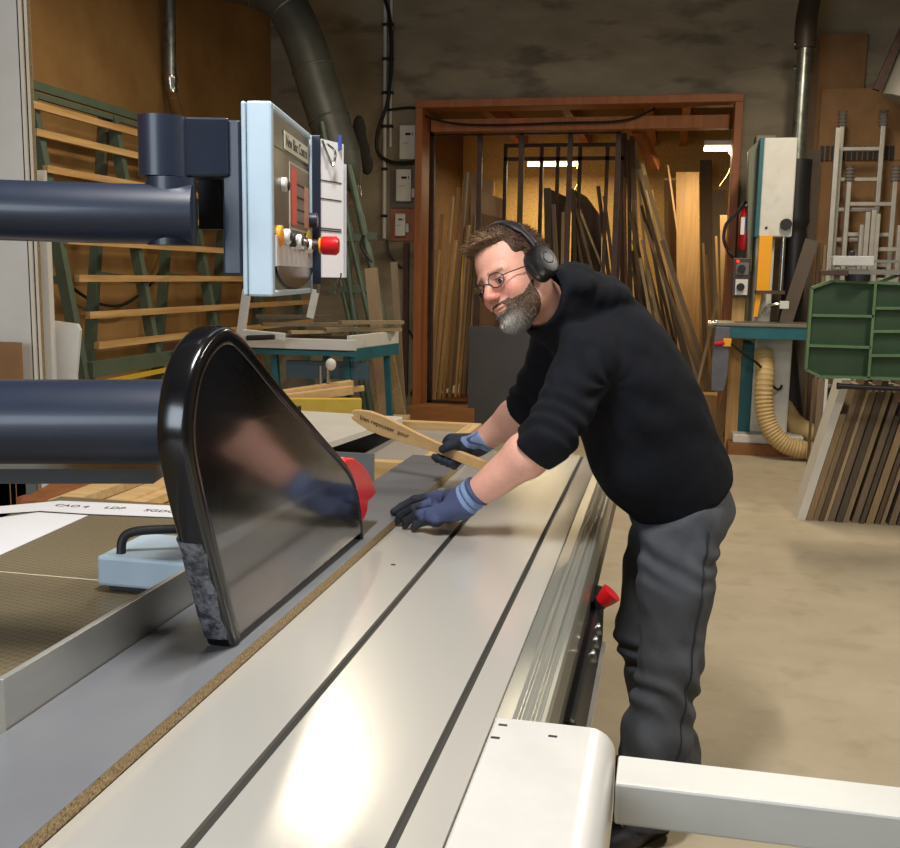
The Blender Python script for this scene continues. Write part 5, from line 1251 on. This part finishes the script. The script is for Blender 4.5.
# ---- shoes
def shoe(heel, toe, ztop, nm):
    heel = np.array(heel); toe = np.array(toe); d_ = toe-heel; L_ = np.linalg.norm(d_); d_ = d_/L_; s_ = np.array([-d_[1], d_[0], 0])
    R = np.stack([d_, s_, [0,0,1]], -1).astype(F32)
    def fn(P):
        q = (P - V(*heel)) @ R
        d = sd_ell(q, (L_*.24,0,.052), (.075,.042,.052)); d = smin(d, sd_ell(q, (L_*.66,0,.030), (.115,.050,.042)), .03)
        d = smin(d, sd_cone(q, (L_*.16,0,.06), (L_*.13,0,.12), .042, .046), .02)
        d = smin(d, sd_cone(q, (L_*.25,0,.075), (L_*.6,0,.045), .030,.028), .02)
        d = smax(d, .014 - q[...,2], .006)
        return d
    def fs(P):
        q = (P - V(*heel)) @ R; qq = np.stack([q[...,0], q[...,1]], -1); c = np.clip(q[...,0]/L_, .14, .82)*L_
        w = np.interp(q[...,0]/L_, [0,.2,.45,.7,1], [.036,.038,.036,.049,.040]); dd = np.sqrt((q[...,0]-c)**2 + q[...,1]**2) - w
        return smax(dd, np.abs(q[...,2]-.010) - .010, .004).astype(F32)
    lo = np.minimum(heel, toe)-[.09,.09,.02]; hi = np.maximum(heel, toe)+[.09,.09,.20]
    v_, f_ = surf(fn, lo, hi, .004); sho = np_mesh('shoe', v_, f_, SHOEM, man, label='dark grey trainer')
    v_, f_ = surf(fs, lo, hi, .004); np_mesh('shoe_sole', v_, f_, mat('rubber sole','#1a1a1b',rough=.7), sho)
    return heel, d_, s_, L_, sho
hh, dd_, ss_, LL, nsh = shoe((.065,2.79,0), (-.115,2.570,0), .1, 'near')
for k in range(3):
    a = hh + dd_*LL*(.52+.10*k) + ss_*.035; b = hh + dd_*LL*(.50+.10*k) - ss_*.038
    m_ = (a+b)/2; zc = .088-.009*k
    MB().tube(smooth_path([Vector((*a[:2],zc-.018)), Vector((*m_[:2],zc+.004)), Vector((*b[:2],zc-.018))],5),.0022,6).build('lace', SILV, nsh, smooth=True)
shoe((.130,3.13,0), (-.145,3.01,0), .1, 'far')

# ---- gloves
GB = attr_mat('knit and coated glove', rough=.7, bump=.5, bscale=330)
def finger(P, pts, rs): return sd_chain(P, pts, rs, .004)
def glove(name, label, palm, fingers, wrist, elbow, up, dark_fn, res=.0022, cuff_r=.0415, marks=None):
    wrist = np.array(wrist); elbow = np.array(elbow); ax = (elbow-wrist)/np.linalg.norm(elbow-wrist)
    def fn(P):
        d = None
        for e in palm: d = e(P) if d is None else smin(d, e(P), .012)
        for pts, rs in fingers: d = smin(d, finger(P, pts, [r_+.0008 for r_ in rs]), .005)
        c = sd_cone(P, tuple(wrist-ax*.02), tuple(wrist+ax*.045), cuff_r*.93, cuff_r)
        t = (P-V(*wrist))@V(*ax); c = c - .0018*np.sin(t*330)*np.clip(t*80,0,1); c = cut(c, P, tuple(wrist+ax*.048), ax, .004)
        return smin(d, c, .012)
    pts = np.array([p for ps,_ in fingers for p in ps] + [wrist, wrist+ax*.06]); lo = pts.min(0)-.055; hi = pts.max(0)+.055
    v_, f_ = surf(fn, lo, hi, res); t = (v_-wrist)@ax
    blue = np.array(srgb('#424e72')[:3]); lb = np.array(srgb('#7089b0')[:3]); dk = np.array(srgb('#1c222e')[:3])
    c = np.tile(blue, (len(v_),1)); w = dark_fn(v_)[:,None]; c = c*(1-w)+dk*w
    k1 = ((t > .006) & (t < .036)); c[k1] = lb; c[(t >= .017) & (t < .020)] = blue*.8; c[t >= .036] = blue
    if name == 'glove' and marks is not None:
        org, ea, eb, strokes = marks; r = v_ - org; pa = r@ea; pb_ = r@eb; top = (v_@np.array([0,0,1.])) > .955
        for (x0,y0,x1,y1) in [tuple(1.55*u_ for u_ in s_) for s_ in strokes]:
            p0 = np.array([x0,y0]); d0 = np.array([x1-x0,y1-y0]); q = np.stack([pa,pb_],-1)-p0; h = np.clip((q@d0)/(d0@d0),0,1)
            dd = np.sqrt(((q-h[:,None]*d0)**2).sum(-1)); c[(dd < .0024) & top & (t < .004)] = dk*.8
    return np_mesh('glove', v_, f_, GB, man, c, label=label)
# near (left) hand: flat on the metal, fingers towards the blade
W = np.array([-.492,2.497,.995]); up = np.array([0,0,1.])
T = np.array(AZ(391,520,.92)); kn = lambda x,y,z: np.array(AZ(x,y,z))
KI = kn(438,496,.975); KM = kn(432,503,.965); KR = kn(430,512,.955); KP = kn(436,521,.940)
palmN = [lambda P: sd_cone(P, tuple(W), tuple((KI+KM)/2), .035, .025), lambda P: sd_cone(P, tuple(W+np.array([.0,-.012,-.012])), tuple((KR+KP)/2), .034, .024), lambda P: sd_cone(P, tuple(KI), tuple(KP), .017,.016)]
fN = [([tuple(KI), tuple(kn(415,500,.965)), tuple(kn(402,507,.945)), tuple(kn(394,512,.935))],[.0135,.0125,.0115,.0100]),
      ([tuple(KM), tuple(kn(414,509,.955)), tuple(kn(401,516,.930)), tuple(kn(398,521,.915))],[.0135,.0125,.0115,.0100]),
      ([tuple(KR), tuple(kn(417,515,.945)), tuple(kn(407,521,.925)), tuple(kn(405,525,.912))],[.0130,.0120,.0110,.0095]),
      ([tuple(KP), tuple(kn(424,521,.932)), tuple(kn(416,525,.920)), tuple(kn(414,528,.912))],[.0120,.0110,.0100,.0090]),
      ([tuple(W+(KI-W)*.35+np.array([0,.01,-.015])), tuple(kn(440,497,.935)), tuple(kn(428,501,.928)), tuple(kn(418,506,.924))],[.018,.0140,.0125,.0105])]
def dkN(v):
    bottom = np.clip((.945 + .0*(v[:,0]) - v[:,2])/.010, 0, 1); tips = np.clip((-.612 - v[:,0])/.012, 0, 1)
    out = np.clip((bottom + tips), 0, 1); return out
ea_ = ((KM+KR)/2-W); ea_[2] = 0; ea_ /= np.linalg.norm(ea_); eb_ = np.array([ea_[1],-ea_[0],0])
eb_ = eb_ if eb_[1] > 0 else -eb_
STK = []
for o_ in (-.004,.010): STK += [(.012,o_+.010,.024,o_+.007),(.024,o_+.007,.016,o_+.004),(.016,o_+.004,.024,o_+.001),(.024,o_+.001,.012,o_-.002)]
STK += [(.032,.010,.044,.010),(.032,.002,.044,.002),(.032,.002,.032,-.006),(.044,.002,.044,-.006),(.032,-.006,.044,-.006)]
glove('glove', 'blue knitted glove with dark palm coating, pressing on the table', palmN, fN, W, np.array(ELN), up, dkN, res=.0018, marks=(W, ea_, eb_, STK))
tg = (KI+KM+KR+KP)/4
cN = (W*.45+((KM+KR)/2)*.55); nN = np.cross(KI-KP, W-(KM+KR)/2); nN /= np.linalg.norm(nN); nN = nN if nN[2] > 0 else -nN
# far (right) hand: closed round the push stick
S0 = np.array(AY(352,414,3.10)); S1 = np.array(AY(484,466,2.98)); sdv = (S1-S0)/np.linalg.norm(S1-S0)
GC = S0 + (S1-S0)*(.76); WF = np.array(WRF)+np.array([.005,0,.002])
sup = np.array([0,0,1.])-sdv*sdv[2]; sup /= np.linalg.norm(sup); sfr = np.cross(sdv, sup); sfr = sfr if sfr[1] < 0 else -sfr   # sfr: towards the camera
def K(t, a, r): return tuple(GC + sdv*t + (sup*math.sin(a)+sfr*math.cos(a))*r)
palmF = [lambda P: sd_cone(P, tuple(WF), K(.030,1.9,.040), .030,.024), lambda P: sd_cone(P, tuple(WF), K(-.02,2.3,.042), .030,.022), lambda P: sd_cone(P, K(-.030,2.6,.040), K(.040,2.6,.040), .020,.019)]
fF = [([K(-.038+.021*i,2.7,.040), K(-.040+.021*i,3.6,.040), K(-.042+.020*i,4.5,.038), K(-.040+.019*i,5.5,.034)],[.0135,.0125,.0118,.0100]) for i in range(4)]
fF.append(([K(.030,1.9,.044), K(.012,1.30,.040), K(-.006,.75,.034), K(-.018,.35,.030)],[.0170,.0150,.0140,.0120]))
glove('glove', 'dark coated glove gripping the push stick', palmF, fF, WF, np.array(ELF), up, lambda v: np.ones(len(v))*.95, cuff_r=.039)

# ---- the wooden push stick
st = MB(); W_ = sup*.0; 
flat = (sup*.97 + sfr*.25); flat /= np.linalg.norm(flat); tn_ = np.cross(sdv, flat)
L_ = np.linalg.norm(S1-S0); prof = [(-.0,.012),(.012,.020),(.03,.026),(.07,.036),(.13,.037),(.19,.031),(.26,.023),(.32,.019),(L_+.10,.019)]
upl = [S0+sdv*a+flat*w for a,w in prof]; dnl = [S0+sdv*a-flat*w*.9 for a,w in prof][::-1]
poly = [Vector(p) for p in upl+dnl]; poly.insert(len(poly), Vector(S0+sdv*.012-flat*.0))
sk = thing('push_stick', tuple(GC), 'pale wooden push stick with a broad notched end held in his far hand', 'push stick')
MB().prism([p - Vector(tn_)*.006 for p in poly], Vector(tn_)*.012).build('blade', mat('worn beech','#b9935f','#d6b07a',7,(1,1,1),.6,bump=.15,bscale=60,lo=.3,hi=.7), sk, bevel=.002)
fside = Vector(tn_) if Vector(tn_).dot(-(Vector(S0)-CAMP)) > 0 else -Vector(tn_)
tx = text('writing', 'bien repousser  pour', sk, INK, Vector(S0+sdv*.13+flat*.004)+fside*.0068, Vector(sdv), Vector(flat), .022)
# ------------------------------------------------------------------ light
def area(name, loc, rot, sx, sy, e, col=(1,1,1)):
    l = bpy.data.lights.new(name,'AREA'); l.shape='RECTANGLE'; l.size=sx; l.size_y=sy; l.energy=e; l.color=col
    o = bpy.data.objects.new(name,l); COL.objects.link(o); o.location=loc; o.rotation_euler=rot; return o
def ceiling_lamp(name, x, y, z, L_, e, col, label):
    t = thing(name, (x,y,z), label, 'lamp')
    MB().box((x-.09,y-L_/2,z+.02),(x+.09,y+L_/2,z+.08)).build('housing', WHITEM, t)
    for dy in (-.35*L_,.35*L_): MB().cyl((x,y+dy,z+.08),(x,y+dy,TOPZ-.002),.008,n=6).build('suspension_rod', STEEL, t)
    o = area(name+'_light', (0,0,0), (0,0,0), .12, L_, e, col); o.parent = t
    return t
ceiling_lamp('hall_lamp', -.46, 1.1, 3.5, .9, 108, (1,.97,.93), 'bright tube lamp hung over the near end of the saw')
ceiling_lamp('hall_lamp', 2.2, 3.6, 3.7, 1.4, 88, (1,.92,.80), 'tube lamp hung over the open floor right of the man')
ceiling_lamp('hall_lamp', 1.0, 7.6, 3.9, 1.4, 86, (1,.86,.66), 'tube lamp hung in front of the band saw')
ceiling_lamp('hall_lamp', -2.25, 6.2, 3.9, 1.2, 48, (1,.86,.66), 'tube lamp hung near the left wall rack')
area('window_daylight', (-2.0,-3.3,2.3), (math.radians(84),0,math.radians(-14)), 3.0, 1.8, 150, (.78,.89,1))
wd = bpy.data.worlds.new('world'); SC.world = wd; wd.use_nodes = True
wd.node_tree.nodes['Background'].inputs['Color'].default_value = (.5,.45,.4,1); wd.node_tree.nodes['Background'].inputs['Strength'].default_value = .05
SC.view_settings.view_transform = 'Standard'; SC.view_settings.look = 'None'; SC.view_settings.gamma = 1; SC.view_settings.use_curve_mapping = False
SC.view_settings.exposure = 0.0
